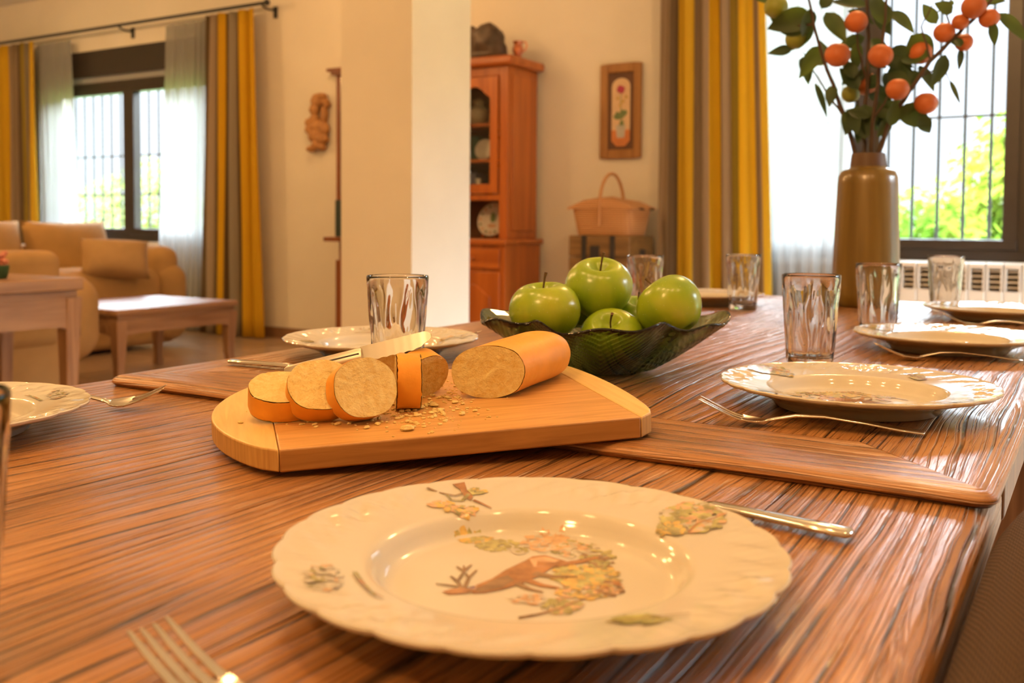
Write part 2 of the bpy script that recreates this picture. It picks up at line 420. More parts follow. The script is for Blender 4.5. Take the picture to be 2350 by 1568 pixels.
# ------------------------------------------------------------------ room shell
WY = 5.75          # inner face of the window wall
XL, XR, YB, ZC = -10.4, 2.6, -2.6, 3.05
WIN = [(-8.75, -6.35, 0.75, 2.50), (-1.98, -0.34, 0.75, 2.80)]
mb = MB()
xs = [XL] + [q for w in WIN for q in w[:2]] + [XR]
for i in range(0, len(xs), 2): mb.box((xs[i], WY, 0), (xs[i + 1], WY + 0.28, ZC))
for x0, x1, z0, z1 in WIN:
    mb.box((x0, WY, 0), (x1, WY + 0.28, z0)); mb.box((x0, WY, z1), (x1, WY + 0.28, ZC))
struct(mb.build('wall_back', M['paint'], smooth=0), 'cream painted wall with both windows')
struct(bx('wall_left', (XL - 0.2, YB, 0), (XL, WY + 0.28, ZC), M['paint']), 'cream painted wall at the far left of the room')
mb = MB()        # right wall with a glazed garden door
RW = (3.2, 5.4, 0.05, 2.40)
mb.box((XR, YB, 0), (XR + 0.2, RW[0], ZC)).box((XR, RW[1], 0), (XR + 0.2, WY + 0.28, ZC))
mb.box((XR, RW[0], 0), (XR + 0.2, RW[1], RW[2])).box((XR, RW[0], RW[3]), (XR + 0.2, RW[1], ZC))
struct(mb.build('wall_right', M['paint'], smooth=0), 'cream painted wall on the right with a glazed door opening')
struct(bx('wall_front', (XL - 0.2, YB - 0.2, 0), (XR + 0.2, YB, ZC), M['paint']), 'cream painted wall behind the photographer')
struct(bx('ceiling', (XL - 0.2, YB - 0.2, ZC), (XR + 0.2, WY + 0.28, ZC + 0.15), M['ceil']), 'plain pale ceiling')
struct(bx('floor', (XL - 0.2, YB - 0.2, -0.12), (XR + 0.2, WY + 0.28, 0), M['tile']), 'brown tiled floor')
struct(bx('baseboard_back', (XL, WY - 0.015, 0), (XR, WY, 0.085), M['base']), 'brown skirting along the window wall')
# square pillar left of the table
PX0, PX1, PY0, PY1 = -3.057, -2.645, 3.5, 3.965
struct(bx('wall_pillar', (PX0, PY0, 0), (PX1, PY1, ZC), M['paint']), 'square cream pillar between table and sitting area')
struct(bx('garden_ground', (-30, WY + 0.3, -0.4), (20, 45, -0.3), M['grass']), 'green lawn outside the windows')

def window(name, x0, x1, z0, z1, label, boxh=0.29):
    w = bpy.data.objects.new(name, None); COL.objects.link(w); w.location = (0, WY + 0.08, 0); struct(w, label)
    y0, y1 = -0.05, 0.05
    zt = z1 - boxh if boxh else z1
    fr = MB().box((x0, y0, z0), (x1, y1, z0 + 0.06)).box((x0, y0, zt - 0.06), (x1, y1, zt))
    fr.box((x0, y0, z0 + 0.06), (x0 + 0.05, y1, zt - 0.06)).box((x1 - 0.05, y0, z0 + 0.06), (x1, y1, zt - 0.06))
    fr.build('window_frame', M['frame'], w, bevel=0.004)
    xm = (x0 + x1) / 2
    for a, b in ((x0 + 0.05, xm), (xm, x1 - 0.05)):
        s = MB(); sw = 0.055; sv = 0.072; za, zb = z0 + 0.06, zt - 0.06
        s.box((a, y0 - 0.012, za), (b, y1 - 0.03, za + sw)).box((a, y0 - 0.012, zb - sw), (b, y1 - 0.03, zb))
        s.box((a, y0 - 0.012, za + sw), (a + sv, y1 - 0.03, zb - sw)).box((b - sv, y0 - 0.012, za + sw), (b, y1 - 0.03, zb - sw))
        sa = s.build('window_sash', M['frame'], w, bevel=0.004)
        bx('pane', (a + sv, -0.006, za + sw), (b - sv, 0.0, zb - sw), M['pane'], sa)
    if boxh:
        bx('shutter_box', (x0, y0 - 0.03, zt + 0.055), (x1, y1, z1), M['frame'], w, 0.004)
        bx('shutter_slot', (x0, y0 + 0.01, zt), (x1, y1, zt + 0.055), M['greymetal'], w)
    bx('window_sill', (x0 - 0.02, -0.10, z0 - 0.04), (x1 + 0.02, 0.0, z0), M['rad'], w, 0.004)
    return w
window('window_1', *WIN[0], 'dark framed two sash window of the sitting area')
window('window_2', *WIN[1], 'dark framed two sash window behind the fruit vase')
# garden door on the right wall
w = bpy.data.objects.new('window_3', None); COL.objects.link(w); struct(w, 'dark framed glazed garden door on the right wall'); w.location = (XR + 0.08, 0, 0)
fr = MB(); ym = (RW[0] + RW[1]) / 2
for a, b in ((RW[0], ym), (ym, RW[1])):
    fr.box((-0.04, a, RW[2]), (0.04, a + 0.09, RW[3])).box((-0.04, b - 0.09, RW[2]), (0.04, b, RW[3]))
    fr.box((-0.04, a + 0.09, RW[2]), (0.04, b - 0.09, RW[2] + 0.12)).box((-0.04, a + 0.09, RW[3] - 0.1), (0.04, b - 0.09, RW[3]))
fr.build('door_frame', M['frame'], w, bevel=0.004)
for a, b in ((RW[0], ym), (ym, RW[1])): bx('pane', (-0.004, a + 0.09, RW[2] + 0.12), (0.004, b - 0.09, RW[3] - 0.1), M['pane'], w)

def grille(x0, x1, z0, z1, zs, label, first, step=0.133):
    g = thing('window_grille', ((x0 + x1) / 2, WY + 0.20, z0), label, 'grille', group='security bars outside the windows')
    xc = (x0 + x1) / 2; x = first
    while x > x0: x -= step
    x += step
    while x < x1:
        MB().tube([(x - xc, 0, 0), (x - xc, 0, z1 - z0)], 0.0095, 8).build('upright_bar', M['bars'], g); x += step
    for z in zs: bx('cross_bar', (x0 - xc, -0.012, z - z0 - 0.006), (x1 - xc, -0.008 + 0.006, z - z0 + 0.006), M['bars'], g)
grille(-8.74, -6.36, 0.752, 2.498, (1.18, 1.54), 'iron bars outside the sitting area window', -7.36)
grille(-1.97, -0.35, 0.752, 2.798, (1.545, 2.34), 'iron bars outside the window behind the vase', -0.94)

# ------------------------------------------------------------------ curtains
YEL, YEL2, TAU, DTA, BEI, GRY, OLV = (0.86, 0.54, 0.045), (0.84, 0.50, 0.03), (0.36, 0.26, 0.16), (0.20, 0.135, 0.075), (0.50, 0.38, 0.26), (0.40, 0.34, 0.25), (0.42, 0.30, 0.06)
def curtain(name, xt0, xt1, xb0, xb1, y, z0, z1, folds, amp, mat, label, cat, seed=0, flare=1.0, group=None):
    rnd = random.Random(seed); nx, nz = folds * 14, 16
    ph = [rnd.uniform(0.7, 1.3) for _ in range(folds + 2)]
    rows = []; vs = []; fs = []; uvs = []
    for k in range(nz + 1):
        s = k / nz; z = z1 + (z0 - z1) * s
        for i in range(nx + 1):
            t = i / nx; tt = t + 0.015 * sin(9 * t + seed) 
            x = (xt0 * (1 - s) + xb0 * s) * (1 - t) + (xt1 * (1 - s) + xb1 * s) * t
            kf = t * folds; a = amp * ph[int(min(kf, folds))] * (0.75 + 0.25 * flare * s)
            yy = y + a * sin(2 * pi * kf + 0.5 * sin(3 * s + kf)) + 0.006 * sin(5 * s + 3 * t * folds)
            xx = x + 0.35 * a * sin(4 * pi * kf + seed)
            vs.append((xx, yy, z))
    for k in range(nz):
        for i in range(nx):
            f = (k * (nx + 1) + i, k * (nx + 1) + i + 1, (k + 1) * (nx + 1) + i + 1, (k + 1) * (nx + 1) + i)
            fs.append(f); uvs.append([((q % (nx + 1)) / nx, (q // (nx + 1)) / nz) for q in f])
    o = MB().add(vs, fs, uvs).build(name, mat, smooth=180, fix=False)
    sd = o.modifiers.new('solid', 'SOLIDIFY'); sd.thickness = 0.0012
    return tag(o, label, cat, group)
G1 = 'striped curtains'; G2 = 'white sheer curtains'
curtain('striped_curtain', -6.33, -5.78, -6.42, -5.70, 5.585, 0.012, 2.615, 5, 0.030,
        curtain_mat('stripes_a', [(0, DTA), (.10, BEI), (.20, TAU), (.30, YEL2), (.40, DTA), (.46, YEL), (.55, GRY), (.63, DTA), (.67, YEL2), (1.0, YEL2)]),
        'mustard and taupe striped curtain right of the sitting area window', 'curtain', 1, group=G1)
curtain('striped_curtain', -9.36, -8.66, -9.36, -8.62, 5.585, 0.012, 2.615, 5, 0.030,
        curtain_mat('stripes_b', [(0, YEL), (.25, YEL2), (.40, BEI), (.52, TAU), (.62, DTA), (.68, OLV), (.80, GRY), (.86, YEL)]),
        'mustard and taupe striped curtain at the far left of the room', 'curtain', 2, group=G1)
curtain('striped_curtain', -2.345, -1.72, -2.345, -1.61, 5.585, 0.012, 2.75, 6, 0.030,
        curtain_mat('stripes_c', [(0, BEI), (.06, TAU), (.12, DTA), (.19, YEL), (.33, TAU), (.41, BEI), (.48, YEL2), (.57, DTA), (.61, BEI), (.68, OLV), (.72, GRY), (.75, YEL), (.88, TAU), (.95, YEL)]),
        'mustard and taupe striped curtain behind the glass tumblers, left of the vase', 'curtain', 3, group=G1)
curtain('sheer_curtain', -6.90, -6.40, -7.06, -6.44, 5.66, 0.012, 2.60, 8, 0.014, M['sheer'], 'white sheer curtain right of the dark sitting area window', 'curtain', 4, group=G2)
curtain('sheer_curtain', -8.72, -8.20, -8.70, -8.08, 5.66, 0.012, 2.60, 8, 0.014, M['sheer'], 'white sheer curtain left of the dark sitting area window', 'curtain', 5, group=G2)
curtain('sheer_curtain', -1.78, -1.20, -1.72, -1.27, 5.66, 0.012, 2.75, 7, 0.016, M['sheer'], 'white sheer curtain directly left of the brown vase', 'curtain', 6, group=G2)

rod = thing('curtain_rod', (-7.6, 5.60, 2.65), 'long dark iron curtain rod above the sitting area window', 'curtain rod')
MB().tube([(-1.9, 0, 0), (1.95, 0, 0)], 0.014, 12).build('pole', M['iron'], rod)
for q in (-1.9, 1.95): MB().ball((q, 0, 0), 0.026).build('finial', M['iron'], rod)
for q in (0.16, 1.90):
    MB().tube([(q, 0.145, -0.03), (q, 0.06, -0.035), (q, 0.0, -0.018)], 0.009, 8).box((q - 0.018, 0.138, -0.09), (q + 0.018, 0.149, 0.0)).build('bracket', M['iron'], rod)

# ------------------------------------------------------------------ sitting area
def rounded(a, b, r, name, mat, parent, seg=5, puff=0.0):
    o = MB().box(a, b).build(name, mat, parent, smooth=60, bevel=r, bseg=seg)
    return o
def cushion(name, w, h, d, mat, parent=None, mat4=None, n=14, pinch=0.75):
    rows_f, rows_b = [], []
    mb = MB()
    for side in (1, -1):
        rows = []
        for i in range(n + 1):
            row = []
            for j in range(n + 1):
                x, y = 2 * i / n - 1, 2 * j / n - 1
                k = (1 - abs(x) ** 2.6) * (1 - abs(y) ** 2.6)
                e = 1 - 0.07 * (abs(x * y) ** 0.5) * pinch * (1 - abs(abs(x) - abs(y)))
                sx = x * (1 - 0.06 * (1 - y * y)); sy = y * (1 - 0.06 * (1 - x * x))
                p = V((sx * w / 2, side * d / 2 * (max(k, 0) ** 0.45), sy * h / 2))
                row.append(mat4 @ p if mat4 else p)
            rows.append(row)
        mb.grid(rows)
    return mb.build(name, mat, parent, smooth=180)

sofa = thing('sofa', (-6.37, 3.79, 0), 'wide tan upholstered sofa below the sitting area window', 'sofa', radians(90))
rounded((-1.25, -0.44, 0.03), (1.16, 0.46, 0.36), 0.05, 'base', M['sofa'], sofa)
rounded((-1.25, -0.52, 0.30), (1.00, 0.36, 0.60), 0.11, 'seat', M['sofa'], sofa)
rounded((-1.25, 0.20, 0.40), (1.16, 0.54, 0.76), 0.10, 'backrest', M['sofa'], sofa)
for cx in (-0.72, -0.03, 0.66):
    cushion('back_cushion', 0.68, 0.56, 0.30, M['sofa'], sofa, Matrix.Translation((cx, 0.13, 0.66)) @ Matrix.Rotation(radians(-14), 4, 'X'))
rounded((0.96, -0.48, 0.05), (1.18, 0.50, 0.75), 0.10, 'armrest', M['sofa'], sofa, 6)
rounded((0.97, -0.54, 0.05), (1.22, -0.30, 0.62), 0.12, 'arm_front', M['sofa'], sofa, 6)
c = cushion('throw_cushion', 0.45, 0.29, 0.22, M['pillow'], None, Matrix.Rotation(radians(62), 4, 'Z') @ Matrix.Rotation(radians(-26), 4, 'X') @ Matrix.Rotation(radians(3), 4, 'Y'))
c.location = aty(264, 594, 4.36)
tag(c, 'plump tan scatter cushion leaning at the right end of the window sofa', 'cushion')
s2 = thing('sofa', (-4.90, 1.95, 0), 'tan upholstered sofa with its back to the camera behind the taller carved table', 'sofa', radians(-90))
rounded((-1.10, -0.42, 0.03), (1.00, 0.44, 0.44), 0.05, 'base', M['sofa'], s2)
rounded((-1.06, 0.18, 0.30), (1.00, 0.46, 0.785), 0.06, 'backrest', M['sofa'], s2)
rounded((-1.32, -0.42, 0.20), (-0.98, 0.47, 0.66), 0.15, 'armrest', M['sofa'], s2, 6)
rounded((-0.98, -0.44, 0.40), (1.00, 0.18, 0.52), 0.05, 'seat', M['sofa'], s2)

def low_table(name, x0, x1, y0, y1, h, top, leg, label, cat, group):
    t = thing(name, ((x0 + x1) / 2, (y0 + y1) / 2, 0), label, cat, group=group)
    a, b = (x1 - x0) / 2, (y1 - y0) / 2
    bx('tabletop', (-a, -b, h - top), (a, b, h), M['tablewood'], t, 0.006)
    bx('waist', (-a + 0.02, -b + 0.02, h - top - 0.03), (a - 0.02, b - 0.02, h - top), M['tablewood'], t)
    za = h - top - 0.03; ah = 0.075 * h / 0.45
    def apron(L, mat4):
        n = 12; up = []; lo = []
        for i in range(n + 1):
            x = -L + 2 * L * i / n; e = (L - abs(x)) / L
            drop = 0.045 * max(0, 1 - (L - abs(x)) / 0.12) ** 2 if L - abs(x) < 0.12 else 0
            up.append((x, za)); lo.append((x, za - ah - drop))
        return [V((p[0], 0, p[1])) for p in up], [V((p[0], 0, p[1])) for p in lo]
    for L, th, off in ((a - 0.01, 0, -b + 0.012), (a - 0.01, pi, -b + 0.012), (b - 0.01, pi / 2, -a + 0.012), (b - 0.01, -pi / 2, -a + 0.012)):
        u, l = apron(L, None); R = Matrix.Rotation(th, 4, 'Z') @ Matrix.Translation((0, off, 0))
        k = V((0, 0.022, 0))
        MB().grid([[R @ p for p in u], [R @ p for p in l], [R @ (p + k) for p in l], [R @ (p + k) for p in u], [R @ p for p in u]]).build('apron', M['tablewood'], t, smooth=30)
    for sx in (-1, 1):
        for sy in (-1, 1):
            cxx, cyy = sx * (a - leg / 2 - 0.004), sy * (b - leg / 2 - 0.004)
            rows = []
            for z, w, o in ((za, leg, 0), (za - 0.14, leg * 0.92, -0.004), (za * 0.35, leg * 0.72, -0.006), (0.06, leg * 0.66, 0.002), (0.0, leg * 0.8, 0.004)):
                rows.append([V((cxx + sx * o + q[0] * w / 2, cyy + sy * o + q[1] * w / 2, z)) for q in ((-1, -1), (1, -1), (1, 1), (-1, 1))])
            MB().grid(rows, True, True, True).build('leg', M['tablewood_v'], t, smooth=50, bevel=0.004)
    return t
low_table('coffee_table', -5.30, -4.56, 3.40, 4.27, 0.45, 0.032, 0.065, 'low carved wooden coffee table in front of the window sofa', 'table', 'carved wooden tables')
low_table('console_table', -4.15, -3.60, 1.55, 2.53, 0.70, 0.050, 0.070, 'taller carved wooden table nearest the left edge, holding pink flowers', 'table', 'carved wooden tables')
p = atz(-4, 640, 0.70)
fp = thing('potted_flower', (p.x, p.y, 0.70), 'small pink flowers in a dark pot on the taller carved table', 'plant')
MB().lathe([(0.03, 0), (0.035, 0.012), (0.042, 0.05), (0.038, 0.055)], 20).build('pot', M['potgreen'], fp)
mb = MB()
for i in range(26):
    a, r, z = random.uniform(0, 6.28), random.uniform(0, 0.04), random.uniform(0.055, 0.105)
    mb.ball((r * cos(a), r * sin(a), z), (0.014, 0.014, 0.010), seg=8, ring=5, nz=0.3)
mb.build('blossom', M['pink'], fp)

# ------------------------------------------------------------------ fireplace mantel, mirror, carving
mt = thing('mantelpiece', (-4.2, 5.47, 0), 'dark reddish wooden mantelpiece mostly hidden behind the pillar', 'mantel')
bx('mantel_shelf', (-0.70, -0.06, 0.795), (0.005, 0.27, 0.828), M['mantel'], mt, 0.005)
bx('frieze', (-0.60, 0.0, 0.66), (-0.01, 0.26, 0.795), M['mantel'], mt, 0.004)
for a in (-0.62, -0.15): bx('jamb', (a, -0.015, 0.0), (a + 0.14, 0.26, 0.66), M['mantel'], mt, 0.004)
bx('firebox', (-0.48, 0.06, 0.0), (-0.15, 0.26, 0.66), M['black'], mt)
mr = thing('mirror', (-4.512, WY - 0.03, 1.15), 'tall dark framed mirror edge with small cornice beside the pillar', 'mirror')
mb = MB().box((-0.53, -0.004, -0.05), (-0.50, 0.03, 0.93)).box((0.27, -0.004, -0.05), (0.30, 0.03, 0.93)).box((-0.50, -0.004, -0.05), (0.27, 0.03, -0.01)).box((-0.50, -0.004, 0.89), (0.27, 0.03, 0.93))
mb.build('mirror_frame', M['mantel'], mr, bevel=0.003)
MB().box((-0.59, -0.05, 0.93), (0.335, 0.03, 0.955)).box((-0.56, -0.035, 0.905), (0.32, 0.03, 0.93)).build('cornice', M['mantel'], mr, bevel=0.003)
bx('mirror_glass', (-0.50, 0.005, -0.01), (0.27, 0.02, 0.89), M['steel'], mr)
b_ = bx('storage_box', (-4.855, 5.49, 0.829), (-4.64, 5.60, 1.10), M['darkteal'], None, 0.004); tag(b_, 'dark teal box standing on the wooden mantel shelf', 'box')

mb = MB()     # carved wall figure
for px, py, rx, rz in ((729, 232, .075, .055), (733, 222, .085, .035), (722, 252, .055, .05), (722, 275, .055, .05), (745, 262, .030, .09), (750, 238, .028, .04), (728, 290, .12, .06), (712, 283, .05, .05), (745, 295, .05, .06), (722, 312, .075, .06), (740, 318, .07, .055), (728, 332, .055, .05), (714, 342, .05, .03), (740, 338, .03, .03), (712, 298, .05, .045)):
    q = aty(px, py, WY - 0.045); mb.ball(q, (rx * 0.85, 0.042, rz * 0.85), seg=12, ring=8, nz=0.25, nf=4)
o = mb.build('wall_carving', M['carved'], None, remesh=0.009); tag(o, 'carved pale wooden figure hanging on the wall by the striped curtain', 'wall carving')

# ------------------------------------------------------------------ hutch
HX = -3.70
h = thing('hutch_cabinet', (HX, 5.72, 0), 'tall orange brown wooden hutch with a glass door, half hidden by the pillar', 'cabinet')
W = 0.445
MB().box((-W - 0.01, -0.445, 0.0), (W + 0.01, -0.43, 0.80)).box((-W - 0.01, -0.43, 0), (-W + 0.02, 0, 0.80)).box((W - 0.02, -0.43, 0), (W + 0.01, 0, 0.80)).box((-W + .02, -0.43, 0.02), (W - .02, 0, 0.05)).build('lower_body', M['cherry'], h, bevel=0.003)
bx('countertop', (-W - 0.03, -0.475, 0.80), (W + 0.03, 0.01, 0.835), M['cherry_x'], h, 0.008)
for a, b in ((-0.43, -0.01), (0.01, 0.43)):
    d = bx('drawer', (a + .01, -0.462, 0.645), (b - .01, -0.445, 0.775), M['cherry_x'], h, 0.006)
    MB().ball((((a + b) / 2), -0.472, 0.71), 0.013).build('knob', M['cherry'], d)
    mb = MB().box((a + .01, -0.462, 0.06), (b - .01, -0.445, 0.625)); 
    d = mb.build('door', M['cherry'], h, bevel=0.005)
    n = 14; pl = [(a + 0.075, 0.13), (b - 0.075, 0.13)]
    for i in range(n + 1):
        s = i / n; x = b - 0.075 + (a - b + 0.15) * s
        pl.append((x, 0.47 + 0.075 * (0.5 - 0.5 * cos(2 * pi * s)) ** 0.8))
    R = Matrix(((1, 0, 0, 0), (0, 0, 1, -0.462), (0, 1, 0, 0), (0, 0, 0, 1)))
    MB().prism(pl, -0.010, 0.001, R).build('raised_panel', M['cherry'], d, bevel=0.008)
# upper part
U0, U1 = 0.835, 1.945
up = MB().box((-W + .02, -0.36, U0), (-W + .05, 0, U1)).box((W - .05, -0.36, U0), (W - .02, 0, U1)).box((-W + .05, -0.36, U1 - 0.03), (W - .05, 0, U1)).box((-W + .05, -0.36, 1.09), (W - .05, 0, 1.115))
up.box((W - .085, -0.375, U0), (W - .02, -0.36, U1)).box((-W + .02, -0.375, U0), (-W + .085, -0.36, U1)).box((-W + .085, -0.375, 1.885), (W - .085, -0.36, U1)).box((-W + .085, -0.375, 1.085), (W - .085, -0.36, 1.125))
up.build('upper_body', M['cherry'], h, bevel=0.003)
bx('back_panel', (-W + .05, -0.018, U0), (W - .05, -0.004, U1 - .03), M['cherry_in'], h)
bx('cornice', (-W - 0.035, -0.43, U1), (W + 0.035, 0.01, U1 + 0.06), M['cherry_x'], h, 0.018, 3)
for z in (1.34, 1.575): bx('shelf', (-W + .05, -0.30, z), (W - .05, -0.018, z + 0.018), M['cherry_x'], h)
bx('side_moulding', (W - .02, -0.33, U0 + 0.05), (W - .012, -0.05, U1 - 0.05), M['cherry'], h, 0.004)
for a, b in ((-W + .09, -0.002), (0.002, W - .09)):
    d0, z0, z1 = 0.055, 1.13, 1.88
    # glazed door with an arched top rail
    n = 16; top = []; arch = []
    for i in range(n + 1):
        s = i / n; x = a + d0 + (b - a - 2 * d0) * s
        k = (0.5 - 0.5 * cos(2 * pi * s)); arch.append((x, z1 - 0.135 + 0.075 * k ** 0.7)); top.append((x, z1))
    mb = MB().box((a, -0.392, z0), (a + d0, -0.377, z1)).box((b - d0, -0.392, z0), (b, -0.377, z1)).box((a + d0, -0.392, z0), (b - d0, -0.377, z0 + 0.06))
    P_ = lambda q, y: V((q[0], y, q[1]))
    mb.grid([[P_(q, -0.392) for q in top], [P_(q, -0.392) for q in arch], [P_(q, -0.377) for q in arch], [P_(q, -0.377) for q in top]])
    d = mb.build('glass_door', M['cherry'], h, smooth=30)
    bx('pane', (a + d0, -0.386, z0 + 0.06), (b - d0, -0.383, z1 - 0.065), M['pane'], d)

YH = 5.72
def place(px, py, dy): return aty(px, py, YH + dy)
def jar(name, x, y, z, prof, mat, label, cat, group=None):
    o = MB().lathe(prof, 24).build(name, mat); o.location = (x, y, z); return tag(o, label, cat, group)
q = place(1099, 250, -0.16)
jar('ginger_jar', q.x, q.y, 1.594, [(0.03, 0), (0.045, 0.008), (0.072, 0.06), (0.070, 0.10), (0.045, 0.13), (0.034, 0.135), (0.034, 0.15), (0.04, 0.152), (0.035, 0.17), (0.01, 0.18)], M['cream'], 'round cream lidded jar on the top shelf of the hutch', 'jar')
q = place(1116, 320, -0.16)
jar('white_figurine', q.x + 0.01, YH - 0.06, 1.359, [(0.03, 0), (0.035, 0.02), (0.025, 0.08), (0.03, 0.13), (0.018, 0.16), (0.026, 0.185), (0.02, 0.21), (0.003, 0.215)], M['white'], 'slim white figurine at the back of the hutch middle shelf', 'figurine')
o = MB().lathe([(0.001, -0.01), (0.05, -0.008), (0.072, 0.0), (0.05, 0.004), (0.001, 0.003)], 28, mat=Matrix.Rotation(radians(80), 4, 'X')).build('small_dish', M['white']); q = place(1111, 318, -0.2)
o.location = (q.x, YH - 0.2, 1.359 + 0.072); tag(o, 'small round white dish standing upright on the middle hutch shelf', 'dish')
q = place(1092, 315, -0.17); o = bx('book', (q.x - 0.03, YH - 0.185, 1.3588), (q.x + 0.03, YH - 0.04, 1.525), M['greenbook'], None, 0.002); tag(o, 'green book standing on the middle hutch shelf', 'book')
q = place(1140, 330, -0.2)
jar('egg_cup', q.x, YH - 0.24, 1.359, [(0.02, 0), (0.008, 0.02), (0.028, 0.05), (0.03, 0.075), (0.024, 0.09), (0.004, 0.098)], M['white'], 'small white egg cup near the right of the middle hutch shelf', 'cup')
q = place(1088, 380, -0.17)
for k in range(3):
    o = bx('book', (q.x - 0.055 + 0.042 * k, YH - 0.26, 1.116), (q.x - 0.017 + 0.042 * k, YH - 0.10, 1.29 - 0.012 * k), M['bluebook'], None, 0.002)
    tag(o, ['blue grey book farthest left on the lowest glazed hutch shelf', 'blue grey book in the middle of three on the lowest glazed shelf', 'shortest blue grey book beside the white bottle in the hutch'][k], 'book', 'blue grey books in the hutch')
q = place(1108, 400, -0.24)
jar('white_bottle', q.x, YH - 0.29, 1.116, [(0.03, 0), (0.034, 0.01), (0.034, 0.06), (0.018, 0.075), (0.018, 0.10), (0.022, 0.105), (0.02, 0.115), (0.002, 0.117)], M['white'], 'small white bottle before the blue books in the hutch', 'bottle')
q = place(1142, 380, -0.12)
jar('white_vase', q.x, YH - 0.12, 1.116, [(0.03, 0), (0.036, 0.05), (0.03, 0.11), (0.04, 0.15), (0.03, 0.19), (0.02, 0.195)], M['bluebook'], 'bluish ceramic vase at the right of the lowest glazed shelf', 'vase')
# plate on its stand in the niche
q = place(1131, 497, -0.2)
o = MB().lathe([(0.001, -0.012), (0.07, -0.010), (0.118, 0.0), (0.116, 0.005), (0.075, -0.003), (0.001, -0.005)], 40, mat=Matrix.Rotation(radians(72), 4, 'X')).build('display_plate', M['white'])
o.location = (q.x, YH - 0.20, 0.835 + 0.128); tag(o, 'white decorated plate standing in the open niche of the hutch', 'plate')
mb = MB(); R = Matrix.Rotation(radians(72), 4, 'X')
for i in range(16):
    a = 2 * pi * i / 16; mb.cur = i % 2
    mb.ball(R @ V((0.096 * cos(a), 0.096 * sin(a), 0.003)), (0.011, 0.004, 0.009), seg=8, ring=5)
mb.cur = 1; mb.ball(R @ V((0, 0.005, -0.001)), (0.022, 0.006, 0.042), seg=8, ring=6); mb.cur = 0; mb.ball(R @ V((0, -0.045, -0.001)), (0.035, 0.006, 0.014), seg=8, ring=6)
mb.build('painted_rim', [M['m_rust'], M['leafpaint']], o)
st = MB(); 
for s in (-1, 1): st.tube([(s * 0.05, -0.045, 0.004), (s * 0.05, 0.06, 0.004), (s * 0.05, 0.075, 0.10)], 0.005, 6).tube([(s * 0.05, -0.045, 0.004), (s * 0.05, -0.05, 0.03)], 0.005, 6)
st.tube([(-0.05, 0.0, 0.004), (0.05, 0.0, 0.004)], 0.005, 6)
o2 = st.build('plate_stand', M['cherry']); o2.location = (q.x, YH - 0.20, 0.836); tag(o2, 'small wooden stand under the plate in the hutch niche', 'stand')

# dark animal carving and copper jug on the hutch
ZT = U1 + 0.06
q = place(1118, 95, -0.25); mb = MB()
for dx, dz, rx, ry, rz in ((0, .13, .125, .09, .12), (-.13, .12, .075, .07, .10), (-.18, .07, .05, .05, .06), (.07, .07, .08, .07, .07), (-.07, .05, .06, .06, .05), (.0, .03, .14, .08, .03), (-.12, .21, .03, .03, .035), (-.20, .03, .035, .035, .03), (.11, .04, .04, .05, .04)):
    mb.ball((dx, 0, dz), (rx, ry, rz), seg=14, ring=9, nz=0.2)
o = mb.build('animal_carving', M['darkcarve'], None, remesh=0.012); o.location = (q.x, YH - 0.25, ZT + 0.002); tag(o, 'dark brown carved animal figure on top of the hutch', 'sculpture')
q = place(1166, 100, -0.22)
jg = thing('copper_jug', (q.x + 0.045, YH - 0.17, ZT + 0.001), 'small copper jug beside the dark carving on the hutch', 'jug')
MB().lathe([(0.032, 0), (0.036, 0.008), (0.022, 0.03), (0.036, 0.06), (0.034, 0.085), (0.026, 0.10), (0.034, 0.125), (0.031, 0.125), (0.022, 0.10)], 20).build('body', M['copper'], jg)
MB().tube([(0.03, 0, 0.115), (0.06, 0, 0.118), (0.068, 0, 0.09), (0.055, 0, 0.062), (0.034, 0, 0.055)], 0.005, 8).build('handle', M['copper'], jg)

# ------------------------------------------------------------------ picture, basket, trunk
pc = thing('picture', (-2.665, WY - 0.004, 1.66), 'narrow wooden framed flower picture on the wall above the picnic basket', 'picture')
a, b = 0.144, 0.30
mb = MB().box((-a, -0.026, -b), (-a + .055, 0, b)).box((a - .055, -0.026, -b), (a, 0, b)).box((-a + .055, -0.026, -b), (a - .055, 0, -b + .055)).box((-a + .055, -0.026, b - .055), (a - .055, 0, b))
mb.build('picture_frame', M['framewood'], pc, bevel=0.006)
bx('mat', (-a + .055, -0.012, -b + .055), (a - .055, -0.001, b - .055), M['matboard'], pc)
mb = MB()
def flat(pts, y): return [V((x, y, z)) for x, z in pts]
arch = [(-0.064, -0.19), (-0.03, -0.225), (0.03, -0.225), (0.064, -0.19)] + [(0.064 * cos(radians(k)), 0.155 + 0.055 * sin(radians(k))) for k in range(0, 181, 15)]
mb.poly(flat(arch, -0.014))
mb.cur = 4; mb.poly(flat([(-0.064, -0.12), (-0.064, -0.19), (-0.03, -0.225), (0.03, -0.225), (0.064, -0.19), (0.064, -0.12)], -0.0144))
mb.cur = 3; mb.poly(flat([(-0.026, -0.17), (0.026, -0.17), (0.034, -0.09), (-0.034, -0.09)], -0.0148))
rnd = random.Random(5)
def blob(cx, cz, r, y, n=11, j=0.3):
    mb.poly(flat([(cx + r * (1 + rnd.uniform(-j, j)) * cos(2 * pi * i / n), cz + r * (1 + rnd.uniform(-j, j)) * sin(2 * pi * i / n)) for i in range(n)], y))
mb.cur = 2
for k in range(9): blob(rnd.uniform(-.035, .035), rnd.uniform(-.09, -.01), .018, -0.0152 - k * 1e-5)
mb.poly(flat([(-.003, -.02), (.003, -.02), (.002, .15), (-.002, .15)], -0.0150))
mb.cur = 5
for k in range(5): blob(rnd.uniform(-.04, .04), rnd.uniform(.01, .09), .012, -0.0154 - k * 1e-5)
mb.cur = 1
for k in range(4): blob(rnd.uniform(-.012, .012), .145 + rnd.uniform(-.012, .012), .021, -0.0156 - k * 1e-5)
